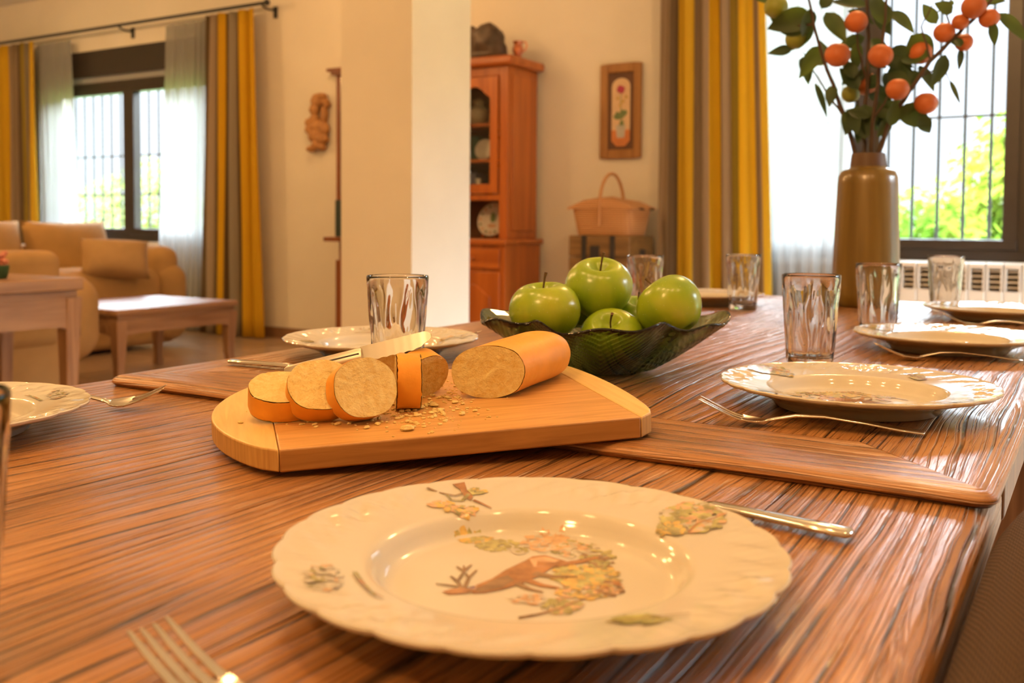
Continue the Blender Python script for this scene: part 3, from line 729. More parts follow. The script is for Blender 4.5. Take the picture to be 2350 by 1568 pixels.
mb.build('painting', [M['paper'], M['magenta'], M['leafpaint'], M['potpaint'], M['orangepaint'], M['yellowpaint']], pc, smooth=0, fix=False)

TX0, TX1, TY0, TY1, TZ = -2.805, -2.397, 5.30, 5.66, 0.865
tr = thing('wooden_trunk', ((TX0 + TX1) / 2, (TY0 + TY1) / 2, 0), 'brown wooden trunk with black straps under the picnic basket', 'trunk')
a, b = (TX1 - TX0) / 2, (TY1 - TY0) / 2
bx('body', (-a, -b, 0.0), (a, b, TZ - 0.13), M['trunkwood'], tr, 0.006)
bx('lid', (-a, -b, TZ - 0.126), (a, b, TZ), M['trunkwood'], tr, 0.006)
for x in (-0.115, 0.075): MB().box((x, -b - 0.006, 0.0), (x + 0.032, b + 0.004, TZ - 0.128)).box((x, -b - 0.006, TZ - 0.128), (x + 0.032, b + 0.004, TZ + 0.002)).build('strap', M['black'], tr, bevel=0.002)
bx('latch', (-0.055, -b - 0.012, TZ - 0.145), (0.005, -b, TZ - 0.06), M['black'], tr, 0.003)
bx('latch', (a, -0.04, TZ - 0.17), (a + 0.012, 0.03, TZ - 0.08), M['black'], tr, 0.003)

bk = thing('picnic_basket', ((TX0 + TX1) / 2, (TY0 + TY1) / 2, TZ + 0.0025), 'lidded wicker picnic basket on the wooden trunk', 'basket')
rows = []
for z, wx, wy in ((0, 0.182, 0.145), (0.02, 0.186, 0.148), (0.10, 0.20, 0.16), (0.165, 0.212, 0.17)):
    row = []
    for i in range(32):
        t_ = 2 * pi * i / 32; c_, s_ = cos(t_), sin(t_)
        row.append(V((wx * math.copysign(abs(c_) ** 0.35, c_), wy * math.copysign(abs(s_) ** 0.35, s_), z)))
    rows.append(row)
MB().grid(rows, True, True, True).build('body', M['wicker'], bk)
for s in (-1, 1):
    mb = MB(); rows = []
    for k in range(7):
        y = -0.175 + 0.35 * k / 6
        rows.append([V((s * 0.002, y, 0.240 - 0.012 * abs(y) / 0.175)), V((s * 0.11, y, 0.212)), V((s * 0.218, y, 0.168)), V((s * 0.218, y, 0.158)), V((s * 0.002, y, 0.166))])
    mb.grid(rows, True, True, True).build('lid', M['wicker'], bk)
MB().tube([(0.0, -0.178, 0.06)] + [(0.0, -0.175 * cos(radians(k)) * (1 if k not in (0, 180) else 1), 0.165 + 0.215 * sin(radians(k))) for k in range(0, 181, 15)] + [(0.0, 0.178, 0.06)], 0.010, 10).build('handle', M['cane'], bk)
for y in (-0.05, 0.10): MB().tube([(0.195, y - 0.02, 0.172), (0.224, y - 0.02, 0.160), (0.224, y + 0.02, 0.160), (0.195, y + 0.02, 0.172)], 0.006, 6).build('fastener', M['black'], bk)

# ------------------------------------------------------------------ radiator
rd = thing('radiator', (-0.55, 5.66, 0), 'cream panel radiator below the window behind the vase', 'radiator')
x = -0.64
while x < 0.60:
    mb = MB().box((x + .003, -0.05, 0.10), (x + 0.0807, 0.04, 0.60)).box((x + .003, -0.05, 0.72), (x + 0.0807, 0.04, 0.745)).box((x + .003, -0.05, 0.60), (x + .014, 0.04, 0.72)).box((x + .0697, -0.05, 0.60), (x + 0.0807, 0.04, 0.72))
    for k in range(4): mb.box((x + .014, -0.02, 0.615 + 0.028 * k), (x + .0697, 0.03, 0.625 + 0.028 * k))
    mb.build('radiator_section', M['rad'], rd, bevel=0.003); x += 0.0837
bx('core', (-0.63, 0.034, 0.12), (0.60, 0.05, 0.70), M['radgap'], rd)
for q in (-0.55, 0.5): bx('foot', (q, -0.03, 0.0), (q + .04, 0.04, 0.10), M['rad'], rd)

# ------------------------------------------------------------------ dining table
T, L = 0.750, 0.737
DX0, DX1, DY0, DY1 = -1.025, -0.058, 0.748, 2.58
def uvmap(poly, ang, rnd):
    c_, s_ = cos(ang), sin(ang); ou, ov = rnd.uniform(0, 9), rnd.uniform(0, 9)
    return [(p[0] * c_ + p[1] * s_ + ou, -p[0] * s_ + p[1] * c_ + ov) for p in poly]
def tabletop(name, x0, x1, y0, y1, z, thick, er, cr, endw, sidew, nin, parent, seed, zbase):
    rnd = random.Random(seed); mb = MB(); g = 0.0006
    ix0, ix1, iy0, iy1 = x0 + er, x1 - er, y0 + er, y1 - er
    planks = []
    a0, a1, b0, b1 = ix0 + sidew, ix1 - sidew, iy0 + endw, iy1 - endw
    planks.append(([(ix0, iy0), (ix1, iy0), (a1, b0), (a0, b0)], 0.0))
    planks.append(([(ix1, iy1), (ix0, iy1), (a0, b1), (a1, b1)], 0.0))
    planks.append(([(ix1, iy0), (ix1, iy1), (a1, b1), (a1, b0)], pi / 2))
    planks.append(([(ix0, iy1), (ix0, iy0), (a0, b0), (a0, b1)], pi / 2))
    ws = [rnd.uniform(0.8, 1.2) for _ in range(nin)]; sw = sum(ws); xx = a0
    for w_ in ws:
        nx_ = xx + (a1 - a0) * w_ / sw
        planks.append(([(xx, b0), (nx_, b0), (nx_, b1), (xx, b1)], pi / 2)); xx = nx_
    for poly, ang in planks:
        cx_ = sum(p[0] for p in poly) / 4; cy_ = sum(p[1] for p in poly) / 4
        pl = []
        n = len(poly)
        for i in range(n):   # inset by g, except on the outer border
            p0, p1, p2 = V(poly[i - 1]), V(poly[i]), V(poly[(i + 1) % n])
            e0 = (p1 - p0).normalized(); e1 = (p2 - p1).normalized()
            n0 = V((-e0.y, e0.x)); n1 = V((-e1.y, e1.x))
            q = p1 + (n0 + n1) * g / (1 + n0.dot(n1))
            for ax, lo, hi in ((0, ix0, ix1), (1, iy0, iy1)):
                if abs(p1[ax] - lo) < 1e-6 or abs(p1[ax] - hi) < 1e-6: q[ax] = p1[ax]
            pl.append((q.x, q.y))
        dz = rnd.uniform(-0.0002, 0.0002) if nin else 0
        vs = [(p[0], p[1], z) for p in pl] + [(p[0], p[1], z - 0.004) for p in pl]
        uv = uvmap(pl, ang, rnd)
        fs = [tuple(range(n))] + [(i, n + i, n + (i + 1) % n, (i + 1) % n) for i in range(n)]
        mb.add(vs, fs, [uv] + [[uv[i], uv[i], uv[(i + 1) % n], uv[(i + 1) % n]] for i in range(n)])
    mb.cur = 1
    mb.add([(ix0, iy0, z - 0.0035), (ix1, iy0, z - 0.0035), (ix1, iy1, z - 0.0035), (ix0, iy1, z - 0.0035)], [(0, 1, 2, 3)], [[(0, 0), (1, 0), (1, 1), (0, 1)]])
    mb.cur = 0
    # rounded edge: loops from the sharp inner rectangle to the rounded outline
    N = 8
    def loop(off, zz):
        pts = []
        for (cx_, cy_, a_) in ((ix0, iy0, pi), (ix1, iy0, 1.5 * pi), (ix1, iy1, 0), (ix0, iy1, 0.5 * pi)):
            k = min(cr, er) ; 
            for i in range(N + 1):
                t_ = a_ + (pi / 2) * i / N
                pts.append(V((cx_ + off * cos(t_), cy_ + off * sin(t_), zz)))
        return pts
    prof = [(0.0, z)] + [(er * sin(radians(k)), z - min(er * 0.62, thick - 0.004) * (1 - cos(radians(k)))) for k in (18, 36, 54, 72, 90)] + [(er, z - thick + 0.004), (er - 0.004, z - thick), (0.0, z - thick)]
    rows = [loop(o, zz) for o, zz in prof]; n = len(rows[0])
    ul = [0.0]
    outer = rows[5]
    for i in range(n): ul.append(ul[-1] + (outer[(i + 1) % n] - outer[i]).length)
    vl = [0.0]
    for k in range(1, len(prof)): vl.append(vl[-1] + hypot(prof[k][0] - prof[k - 1][0], prof[k][1] - prof[k - 1][1]))
    for k in range(len(rows) - 1):
        for i in range(n):
            j = (i + 1) % n
            quad = [rows[k][i], rows[k + 1][i], rows[k + 1][j], rows[k][j]]
            uvq = [(ul[i] + 3, vl[k] + 5), (ul[i] + 3, vl[k + 1] + 5), (ul[i + 1] + 3, vl[k + 1] + 5), (ul[i + 1] + 3, vl[k] + 5)]
            if (quad[0] - quad[3]).length < 1e-7: quad = quad[:3]; uvq = uvq[:3]
            if len(quad) == 4 and (quad[1] - quad[2]).length < 1e-7: continue
            mb.add(quad, [tuple(range(len(quad)))], [uvq])
    mb.cur = 1; mb.add([(ix0, iy0, z - thick), (ix0, iy1, z - thick), (ix1, iy1, z - thick), (ix1, iy0, z - thick)], [(0, 1, 2, 3)], [[(0, 0)] * 4])
    return mb.build(name, [M['elm'], M['elm_base']], parent, smooth=40, fix=False)
dt = thing('dining_table', (0, 0, 0), 'long weathered wooden dining table laid for a meal', 'table')
tabletop('tabletop', DX0, DX1, DY0, DY1, T, 0.0125, 0.016, 0.02, 0.105, 0.10, 5, dt, 11, 0)
tabletop('extension_leaf', -1.075, -0.062, 0.10, 0.86, L, 0.034, 0.020, 0.02, 0.085, 0.115, 5, dt, 5, 0)
bx('table_frame', (DX0 + .004, 0.87, 0.698), (DX1 - .004, DY1 - .004, 0.7375), M['apron'], dt, 0.004)
MB().box((DX0 + .08, DY0 + .12, 0.62), (DX0 + .11, DY1 - .08, 0.702)).box((DX1 - .11, DY0 + .12, 0.62), (DX1 - .08, DY1 - .08, 0.702)).box((DX0 + .11, DY0 + .12, 0.62), (DX1 - .11, DY0 + .15, 0.702)).box((DX0 + .11, DY1 - .11, 0.62), (DX1 - .11, DY1 - .08, 0.702)).build('apron', M['apron'], dt, bevel=0.003)
for lx in (DX0 + 0.11, DX1 - 0.11):
    for ly in (DY0 + 0.17, DY1 - 0.13):
        bx('leg', (lx - .045, ly - .045, 0), (lx + .045, ly + .045, 0.69), M['apron'], dt, 0.006)

# upholstered chair pushed in at the right of the leaf
ch = thing('dining_chair', (0.0, 0.52, 0), 'brown woven upholstered chair pushed against the right table edge', 'chair')
mb = MB(); rows = []; uvr = []
YA, YZ = -0.30, 0.34
prof = [(-0.045, 0.34), (-0.053, 0.60), (-0.0575, 0.70), (-0.0565, 0.728), (-0.046, 0.744), (-0.026, 0.749), (-0.006, 0.746), (0.010, 0.72), (0.020, 0.55), (0.025, 0.34)]
ny = 16
vs = []; fs = []; uvs = []
for j in range(ny + 1):
    y = YA + (YZ - YA) * j / ny; e = 2 * j / ny - 1
    dzz = -0.03 * abs(e) ** 4; dx = 0.05 * abs(e) ** 6
    for (x, z) in prof: vs.append((x + dx * 0.4, y, z + dzz))
P_n = len(prof)
for j in range(ny):
    for i in range(P_n - 1):
        f = (j * P_n + i, j * P_n + i + 1, (j + 1) * P_n + i + 1, (j + 1) * P_n + i)
        fs.append(f); uvs.append([(vs[q][1], (q % P_n) * 0.05) for q in f])
fs.append(tuple(range(P_n))); uvs.append([(0, 0)] * P_n); fs.append(tuple(reversed([ny * P_n + i for i in range(P_n)]))); uvs.append([(0, 0)] * P_n)
mb.add(vs, fs, uvs).build('backrest', M['weave'], ch, smooth=70)
MB().tube([(-0.008, YA + 0.01, 0.71)] + [(-0.008, YA + 0.01 + (YZ - YA - .02) * k / 10, 0.748 - 0.02 * abs(k / 5 - 1) ** 4) for k in range(11)], 0.012, 8).build('piping', M['tancloth'], ch)
bx('seat', (-0.44, -0.26, 0.40), (-0.02, 0.22, 0.485), M['weave'], ch, 0.02, 4)
for lx in (-0.40, 0.0):
    for ly in (-0.23, 0.19): MB().tube([(lx, ly, 0), (lx, ly, 0.40)], [0.014, 0.02], 8).build('leg', M['chairleg'], ch)

# ------------------------------------------------------------------ plates
PR = 0.136
def plate_z(r):        # upper surface height of the plate
    if r < 0.076: return 0.0065
    if r < 0.087:
        s = (r - 0.076) / 0.011; s = s * s * (3 - 2 * s); return 0.0065 + 0.0125 * s
    return 0.019 + 0.0075 * ((r - 0.087) / 0.049)
def relief(r, a):
    s = (r - 0.090) / 0.046
    if s <= 0 or s > 1: return 0.0
    w = (0.5 - 0.5 * cos(2 * pi * min(1, max(0, (s - 0.30) / 0.70)))) + 0.25 * (0.5 - 0.5 * cos(2 * pi * s)) * (0.5 + 0.5 * cos(4 * a))
    k = cos(4 * a); 
    swirl = sin(30 * a + 7 * s) * 0.45 + sin(52 * a - 9 * s) * 0.35 * max(0, k) + sin(18 * a + 200 * r) * 0.3 + sin(75 * a + 260 * r) * sin(300 * r - 20 * a) * 0.45
    return 0.0015 * w * swirl * (0.35 + 0.65 * (0.5 + 0.5 * k))
def scal(a):
    s = (a * 24 / (2 * pi)) % 1.0
    big = (a * 8 / (2 * pi)) % 1.0
    return 1.0 - 0.015 * (1 - abs(sin(pi * s)) ** 0.7) + 0.010 * (abs(sin(pi * big)) ** 0.5 - 0.6)
def plate_mesh():
    NS = 288
    tp = [0.0005, 0.03, 0.06, 0.072, 0.076, 0.079, 0.0815, 0.084, 0.087] + [0.087 + 0.049 * k / 18 for k in range(1, 18)] + [0.1352]
    rows = []
    for r in tp:
        row = []
        for j in range(NS):
            a = 2 * pi * j / NS; s = max(0, (r - 0.105) / 0.031); k = 1 + (scal(a) - 1) * min(1, s) ** 1.5
            z = plate_z(r) + relief(r, a)
            if r > 0.134: z += 0.0004
            row.append(V((r * k * cos(a), r * k * sin(a), z)))
        rows.append(row)
    for r, z in ((0.1362, 0.0258), (0.1358, 0.0242), (0.134, 0.0228), (0.118, 0.0185), (0.100, 0.0135), (0.086, 0.007), (0.081, 0.0008), (0.0795, 0.0), (0.076, 0.0), (0.074, 0.0025), (0.0005, 0.0028)):
        row = []
        for j in range(NS):
            a = 2 * pi * j / NS; s = max(0, (r - 0.105) / 0.031); k = 1 + (scal(a) - 1) * min(1, s) ** 1.5
            row.append(V((r * k * cos(a), r * k * sin(a), z)))
        rows.append(row)
    return MB().grid(rows, True, True, True)

P1C = V((-0.2600, 0.4500, L + 0.0006))
PMAT = ['m_brown', 'm_dark', 'm_green', 'm_olive', 'm_rust', 'm_yellow', 'm_grey']
def p1local(px, py, zz):
    z = zz
    for _ in range(8):
        q = atz(px, py, P1C.z + z); z = 0.5 * z + 0.5 * plate_z(min(0.134, hypot(q.x - P1C.x, q.y - P1C.y)))
    return (q.x - P1C.x, q.y - P1C.y)
class Motif:
    """flat glazed print following the plate surface"""
    def __init__(s): s.mb = MB(); s.k = 0; s.rnd = random.Random(3)
    def lift(s, x, y):
        r = hypot(x, y); s_ = V((x, y, plate_z(r) + (0.00045 if r > .087 else 0.00022) + s.k * 0.0000004)); return s_
    def fill(s, pts, mat):
        s.k += 1; s.mb.cur = PMAT.index(mat)
        cx_ = sum(p[0] for p in pts) / len(pts); cy_ = sum(p[1] for p in pts) / len(pts); n = len(pts)
        mid = [((p[0] + cx_) / 2, (p[1] + cy_) / 2) for p in pts]
        vs = [s.lift(cx_, cy_)] + [s.lift(*p) for p in mid] + [s.lift(*p) for p in pts]
        fs = [(0, 1 + i, 1 + (i + 1) % n) for i in range(n)] + [(1 + i, 1 + n + i, 1 + n + (i + 1) % n, 1 + (i + 1) % n) for i in range(n)]
        s.mb.add(vs, fs)
    def line(s, pts, w, mat):
        s.k += 1; s.mb.cur = PMAT.index(mat); vs = []; n = len(pts)
        for i, p in enumerate(pts):
            a, b = pts[max(i - 1, 0)], pts[min(i + 1, n - 1)]; d = V((b[0] - a[0], b[1] - a[1])).normalized()
            ww = w * (1 - 0.6 * i / (n - 1))
            vs += [s.lift(p[0] - d.y * ww, p[1] + d.x * ww), s.lift(p[0] + d.y * ww, p[1] - d.x * ww)]
        s.mb.add(vs, [(2 * i, 2 * i + 1, 2 * i + 3, 2 * i + 2) for i in range(n - 1)])
    def leaves(s, c, rx, ry, n, mats, size=0.0035, ang=0.0):
        for _ in range(n):
            while True:
                u_, v_ = s.rnd.uniform(-1, 1), s.rnd.uniform(-1, 1)
                if u_ * u_ + v_ * v_ < 1: break
            x = c[0] + rx * u_ * cos(ang) - ry * v_ * sin(ang); y = c[1] + rx * u_ * sin(ang) + ry * v_ * cos(ang)
            k = 9; r = size * s.rnd.uniform(0.5, 1.2); st = s.rnd.uniform(0, 6)
            s.fill([(x + r * s.rnd.uniform(0.5, 1.25) * cos(st + 2 * pi * i / k), y + r * s.rnd.uniform(0.5, 1.25) * sin(st + 2 * pi * i / k)) for i in range(k)], s.rnd.choice(mats))
def pix(pts, zz): return [p1local(px, py, zz) for px, py in pts]
def build_motif():
    mo = Motif(); Zc, Zr = 0.0065, 0.022
    def cl(px, py, rx, ry, n, mats, size=0.0034, zz=Zc):
        """foliage cluster given where it shows on the near plate"""
        c = p1local(px, py, zz); e = p1local(px + rx, py, zz); g = p1local(px, py + ry, zz)
        for _ in range(int(n * 2.0)):
            while True:
                u_, v_ = mo.rnd.uniform(-1, 1), mo.rnd.uniform(-1, 1)
                if u_ * u_ + v_ * v_ < 1: break
            x = c[0] + (e[0] - c[0]) * u_ + (g[0] - c[0]) * v_; y = c[1] + (e[1] - c[1]) * u_ + (g[1] - c[1]) * v_
            k = 9; r = size * 0.8 * mo.rnd.uniform(0.45, 1.15); st = mo.rnd.uniform(0, 6)
            mo.fill([(x + r * mo.rnd.uniform(0.45, 1.3) * cos(st + 2 * pi * i / k), y + r * mo.rnd.uniform(0.45, 1.3) * sin(st + 2 * pi * i / k)) for i in range(k)], mo.rnd.choice(mats))
    # background woodland round the stag
    cl(1090, 1238, 42, 8, 22, ['m_green', 'm_yellow'])
    cl(1140, 1252, 44, 14, 36, ['m_green', 'm_olive', 'm_green'])
    cl(1190, 1265, 20, 8, 12, ['m_olive', 'm_grey'])
    cl(1265, 1245, 62, 22, 60, ['m_rust', 'm_rust', 'm_grey'], 0.004)
    cl(1320, 1260, 50, 20, 34, ['m_rust', 'm_grey', 'm_olive'])
    cl(1375, 1285, 42, 24, 34, ['m_olive', 'm_green', 'm_dark'])
    cl(1330, 1322, 60, 26, 46, ['m_yellow', 'm_yellow', 'm_green'], 0.0045)
    cl(1395, 1330, 28, 26, 26, ['m_green', 'm_yellow', 'm_olive'])
    cl(1345, 1360, 66, 16, 34, ['m_rust', 'm_olive', 'm_yellow'])
    cl(1405, 1352, 34, 16, 18, ['m_dark', 'm_rust', 'm_brown'])
    cl(1290, 1392, 44, 18, 34, ['m_olive', 'm_green', 'm_rust'])
    cl(1210, 1378, 44, 12, 18, ['m_rust', 'm_grey'], 0.0028)
    mo.line(pix([(1190, 1420), (1235, 1412), (1285, 1400), (1330, 1380), (1380, 1362)], Zc), 0.0012, 'm_dark')
    # stag
    mo.fill(pix([(1205, 1289), (1222, 1279), (1250, 1276), (1275, 1283), (1300, 1290), (1262, 1308), (1235, 1325), (1190, 1344), (1150, 1356), (1110, 1363), (1085, 1364), (1075, 1352), (1105, 1340), (1130, 1330), (1160, 1310)], Zc), 'm_brown')
    mo.fill(pix([(1078, 1350), (1098, 1343), (1100, 1358), (1070, 1364), (1030, 1367), (1014, 1360), (1035, 1354), (1055, 1352)], Zc), 'm_brown')
    mo.fill(pix([(1130, 1333), (1165, 1322), (1180, 1335), (1150, 1352), (1100, 1362), (1090, 1356)], Zc), 'm_dark')
    mo.fill(pix([(1215, 1285), (1250, 1279), (1285, 1288), (1250, 1303), (1225, 1303)], Zc), 'm_rust')
    mo.line(pix([(1232, 1296), (1285, 1298), (1335, 1290), (1372, 1281)], Zc), 0.0042, 'm_brown')
    mo.line(pix([(1225, 1318), (1270, 1326), (1326, 1326)], Zc), 0.0032, 'm_dark')
    mo.line(pix([(1205, 1332), (1245, 1346), (1284, 1352)], Zc), 0.0030, 'm_brown')
    mo.line(pix([(1185, 1341), (1215, 1354), (1246, 1361)], Zc), 0.0024, 'm_dark')
    for ln in ([(1060, 1352), (1050, 1336), (1066, 1312), (1064, 1300)], [(1064, 1312), (1048, 1302)], [(1066, 1311), (1082, 1298)], [(1050, 1336), (1034, 1324)],
               [(1066, 1351), (1076, 1328), (1094, 1310)], [(1076, 1328), (1068, 1318)], [(1050, 1348), (1020, 1344), (1000, 1342)]):
        mo.line(pix(ln, Zc), 0.0013, 'm_dark')
    # rim: hunting horn with leaves
    mo.line(pix([(980, 1122), (1010, 1134), (1045, 1140), (1075, 1130)], Zr), 0.0012, 'm_dark')
    mo.fill(pix([(1038, 1114), (1066, 1109), (1072, 1128), (1086, 1142), (1080, 1152), (1064, 1140), (1056, 1126)], Zr), 'm_brown')
    mo.line(pix([(1076, 1136), (1060, 1152), (1036, 1150), (1026, 1138)], Zr), 0.0013, 'm_olive')
    mo.line(pix([(1086, 1150), (1105, 1158), (1128, 1169)], Zr), 0.0013, 'm_brown')
    cl(1096, 1130, 14, 8, 10, ['m_olive', 'm_green', 'm_yellow'], 0.0032, Zr)
    cl(1015, 1160, 26, 8, 14, ['m_green', 'm_rust', 'm_yellow'], 0.0030, Zr)
    cl(1060, 1172, 36, 9, 26, ['m_rust', 'm_yellow', 'm_olive'], 0.0032, Zr)
    # rim: oak tree
    cl(1590, 1190, 72, 34, 120, ['m_green', 'm_olive', 'm_rust', 'm_grey', 'm_green'], 0.0038, Zr)
    cl(1540, 1218, 30, 16, 26, ['m_olive', 'm_yellow'], 0.0036, Zr)
    mo.line(pix([(1580, 1225), (1600, 1205), (1640, 1192), (1668, 1180)], Zr), 0.0010, 'm_brown')
    # rim: grey pond, reed
    cl(745, 1330, 44, 30, 34, ['m_grey', 'm_grey', 'm_grey', 'm_rust', 'm_olive'], 0.0030, Zr)
    mo.line(pix([(814, 1316), (832, 1340), (862, 1372)], Zr), 0.0014, 'm_olive'); mo.line(pix([(822, 1330), (846, 1358), (880, 1376)], Zr), 0.0011, 'm_brown')
    # rim: fir branch
    cl(1470, 1425, 62, 10, 46, ['m_green', 'm_olive', 'm_green'], 0.0034, Zr)
    mo.line(pix([(1390, 1432), (1440, 1428), (1500, 1420), (1585, 1412)], Zr), 0.0010, 'm_dark')
    return mo.mb.build('painted_motif', [M[k] for k in PMAT], None, smooth=180, fix=False)
pl = thing('dinner_plate', P1C, 'nearest cream plate painted with a stag, at the front of the table', 'plate', group='scalloped cream dinner plates')
body = plate_mesh().build('plate_body', M['porcelain'], pl, smooth=50)
mot = build_motif(); mot.parent = pl
G = 'scalloped cream dinner plates'
dup(pl, (-0.922, 0.488, L + 0.0006), 'cream plate at the left edge of the photo, above the fork with raised tines', radians(200), G)
dup(pl, (-0.862, 1.072, T + 0.0006), 'cream plate behind the bread board, with a tumbler in front', radians(-100), G)
dup(pl, (-0.213, 1.035, T + 0.0006), 'cream plate on the right with a fork lying in front of it', radians(95), G)
dup(pl, (-0.195, 1.590, T + 0.0006), 'middle plate of the right hand row, second from the front', radians(100), G)
dup(pl, (-0.180, 2.165, T + 0.0006), 'farthest plate of the right hand row, beside the far right tumbler', radians(90), G)
dup(pl, (-0.800, 2.200, T + 0.0006), 'distant plate by the striped curtain, behind the right green apple', radians(-90), G)

# ------------------------------------------------------------------ cutlery
def ribbon(mb, st):
    """st: list of (x, z, halfwidth, thickness): lens shaped section"""
    rows = []
    for x, z, w, th in st:
        rows.append([V((x, w * cos(a), z + th * sin(a) * (1.0 if sin(a) > 0 else 0.7))) for a in [2 * pi * i / 12 for i in range(12)]])
    mb.grid(rows, True, True, True)
def fork_parts(parent):
    mb = MB()
    ribbon(mb, [(0.0, 0.0026, 0.002, 0.0010), (0.002, 0.0028, 0.0075, 0.0018), (0.02, 0.0045, 0.0088, 0.0020), (0.05, 0.0085, 0.0070, 0.0020), (0.085, 0.0118, 0.0045, 0.0020), (0.11, 0.0110, 0.0033, 0.0021), (0.128, 0.0070, 0.0034, 0.0021), (0.137, 0.0048, 0.0050, 0.0018)])
    mb.build('handle', M['steel'], parent, smooth=180)
    mb = MB(); th = 0.0008
    xs_ = [0.135, 0.140, 0.146, 0.153, 0.158]; zs_ = [0.0050, 0.0040, 0.0034, 0.0036, 0.0045]; ws_ = [0.0046, 0.0080, 0.0112, 0.0122, 0.0124]
    def dish(y, w): return 0.0022 * (y / 0.0125) ** 2
    up_, lo_ = [], []
    for x, z, w in zip(xs_, zs_, ws_):
        ys = [-w + 2 * w * i / 8 for i in range(9)]
        up_.append([V((x, y, z + th + dish(y, w))) for y in ys]); lo_.append([V((x, y, z - th + dish(y, w))) for y in ys])
    mb.grid([u + list(reversed(l)) for u, l in zip(up_, lo_)], True, True, True)
    tx = [0.157, 0.165, 0.175, 0.186, 0.1955, 0.1975]; tz = [0.0045, 0.0068, 0.0107, 0.0158, 0.0205, 0.0215]
    for k in range(4):
        rows = []
        for i, (x, z) in enumerate(zip(tx, tz)):
            y = (-0.0098 + 0.00653 * k) * (1 - 0.05 * i / 5); w = (0.0025, 0.0021, 0.0019, 0.0016, 0.0012, 0.0005)[i]; t_ = (th, th, 0.0009, 0.0008, 0.0007, 0.0003)[i]; zz = z + dish(y, 0)
            rows.append([V((x, y - w, zz - t_)), V((x, y + w, zz - t_)), V((x, y + w, zz + t_)), V((x, y - w, zz + t_))])
        mb.grid(rows, True, True, True)
    mb.build('tines', M['steel'], parent, smooth=50, bevel=0.0004, bseg=2)
def aim(p0, p1): return atan2(p1.y - p0.y, p1.x - p0.x)
GF = 'steel dinner forks'
def set_fork(h_, t_, z, label, first=None):
    """h_ handle end, t_ tine end (points on the table)"""
    rz = aim(h_, t_); d = V((cos(rz), sin(rz), 0))
    base = V((h_.x, h_.y, z + 0.0006))
    if first is None:
        o = thing('fork', base, label, 'fork', rz, GF); fork_parts(o); return o
    return dup(first, base, label, rz, GF)
tip4 = atz(1622, 917, T + 0.022); h4 = atz(2123, 1003, T)
fk = set_fork(h4, tip4, T, 'fork lying in front of the right hand plate near the table corner')
tip2 = atz(380, 897, L + 0.022); d2 = V((-0.8335 + 0.8845, 0.6783 - 0.6567, 0)).normalized()
set_fork(V((tip2.x, tip2.y, 0)) - d2 * 0.198, tip2, L + 0.0028, 'fork with raised tines beside the plate at the left edge', fk).rotation_euler.x = radians(13)
tip1 = atz(335, 1437, L + 0.022); q1 = atz(470, 1567, L + 0.008); dd = V((q1.x - tip1.x, q1.y - tip1.y, 0)).normalized()
set_fork(V((tip1.x, tip1.y, 0)) + dd * 0.198, tip1, L, 'fork at the bottom left corner with its tines pointing into the photo', fk)
tip5 = atz(2008, 790, T + 0.022); h5 = atz(2350, 832, T); dd = V((h5.x - tip5.x, h5.y - tip5.y, 0)).normalized()
set_fork(V((tip5.x, tip5.y, 0)) + dd * 0.198, tip5, T, 'fork in front of the middle plate of the right hand row', fk)
set_fork(V((-0.06, 2.02, 0)), V((-0.25, 1.975, 0)), T, 'distant fork before the farthest plate on the right', fk)
set_fork(V((-0.995, 1.195, 0)), V((-0.80, 1.23, 0)) , T, 'fork half hidden between the plate behind the board and the glass bowl', fk)

def table_knife(loc, rz, label, first=None):
    if first is not None: return dup(first, loc, label, rz, 'steel table knives')
    o = thing('table_knife', loc, label, 'knife', rz, 'steel table knives')
    mb = MB(); ribbon(mb, [(0.0, 0.004, 0.004, 0.0018), (0.003, 0.0042, 0.0085, 0.0034), (0.03, 0.0044, 0.0085, 0.0036), (0.07, 0.0044, 0.0065, 0.0036), (0.095, 0.0044, 0.0055, 0.0034), (0.102, 0.0044, 0.0040, 0.002)]); mb.build('handle', M['steel'], o, smooth=180)
    mb = MB(); rows = []
    for x, y0, y1 in ((0.100, -0.004, 0.004), (0.112, -0.0095, 0.006), (0.16, -0.0105, 0.006), (0.195, -0.009, 0.006), (0.208, -0.004, 0.0055), (0.212, 0.002, 0.004)):
        rows.append([V((x, y0, 0.0040)), V((x, y1, 0.0036)), V((x, y1, 0.0050)), V((x, y0, 0.0043))])
    mb.grid(rows, True, True, True).build('blade', M['steel'], o, smooth=40)
    return o
e0 = atz(1957, 1230, L + 0.004); e1 = atz(1740, 1186, L + 0.004)
tk = table_knife(V((e0.x, e0.y, L + 0.0006)), aim(e0, e1), 'knife tucked under the right rim of the nearest plate')
e0 = atz(528, 831, T + 0.004); e1 = atz(680, 844, T + 0.004)
table_knife(V((e0.x, e0.y, T + 0.0006)), aim(e0, e1), 'knife lying left of the bread board on the raised table end', tk)

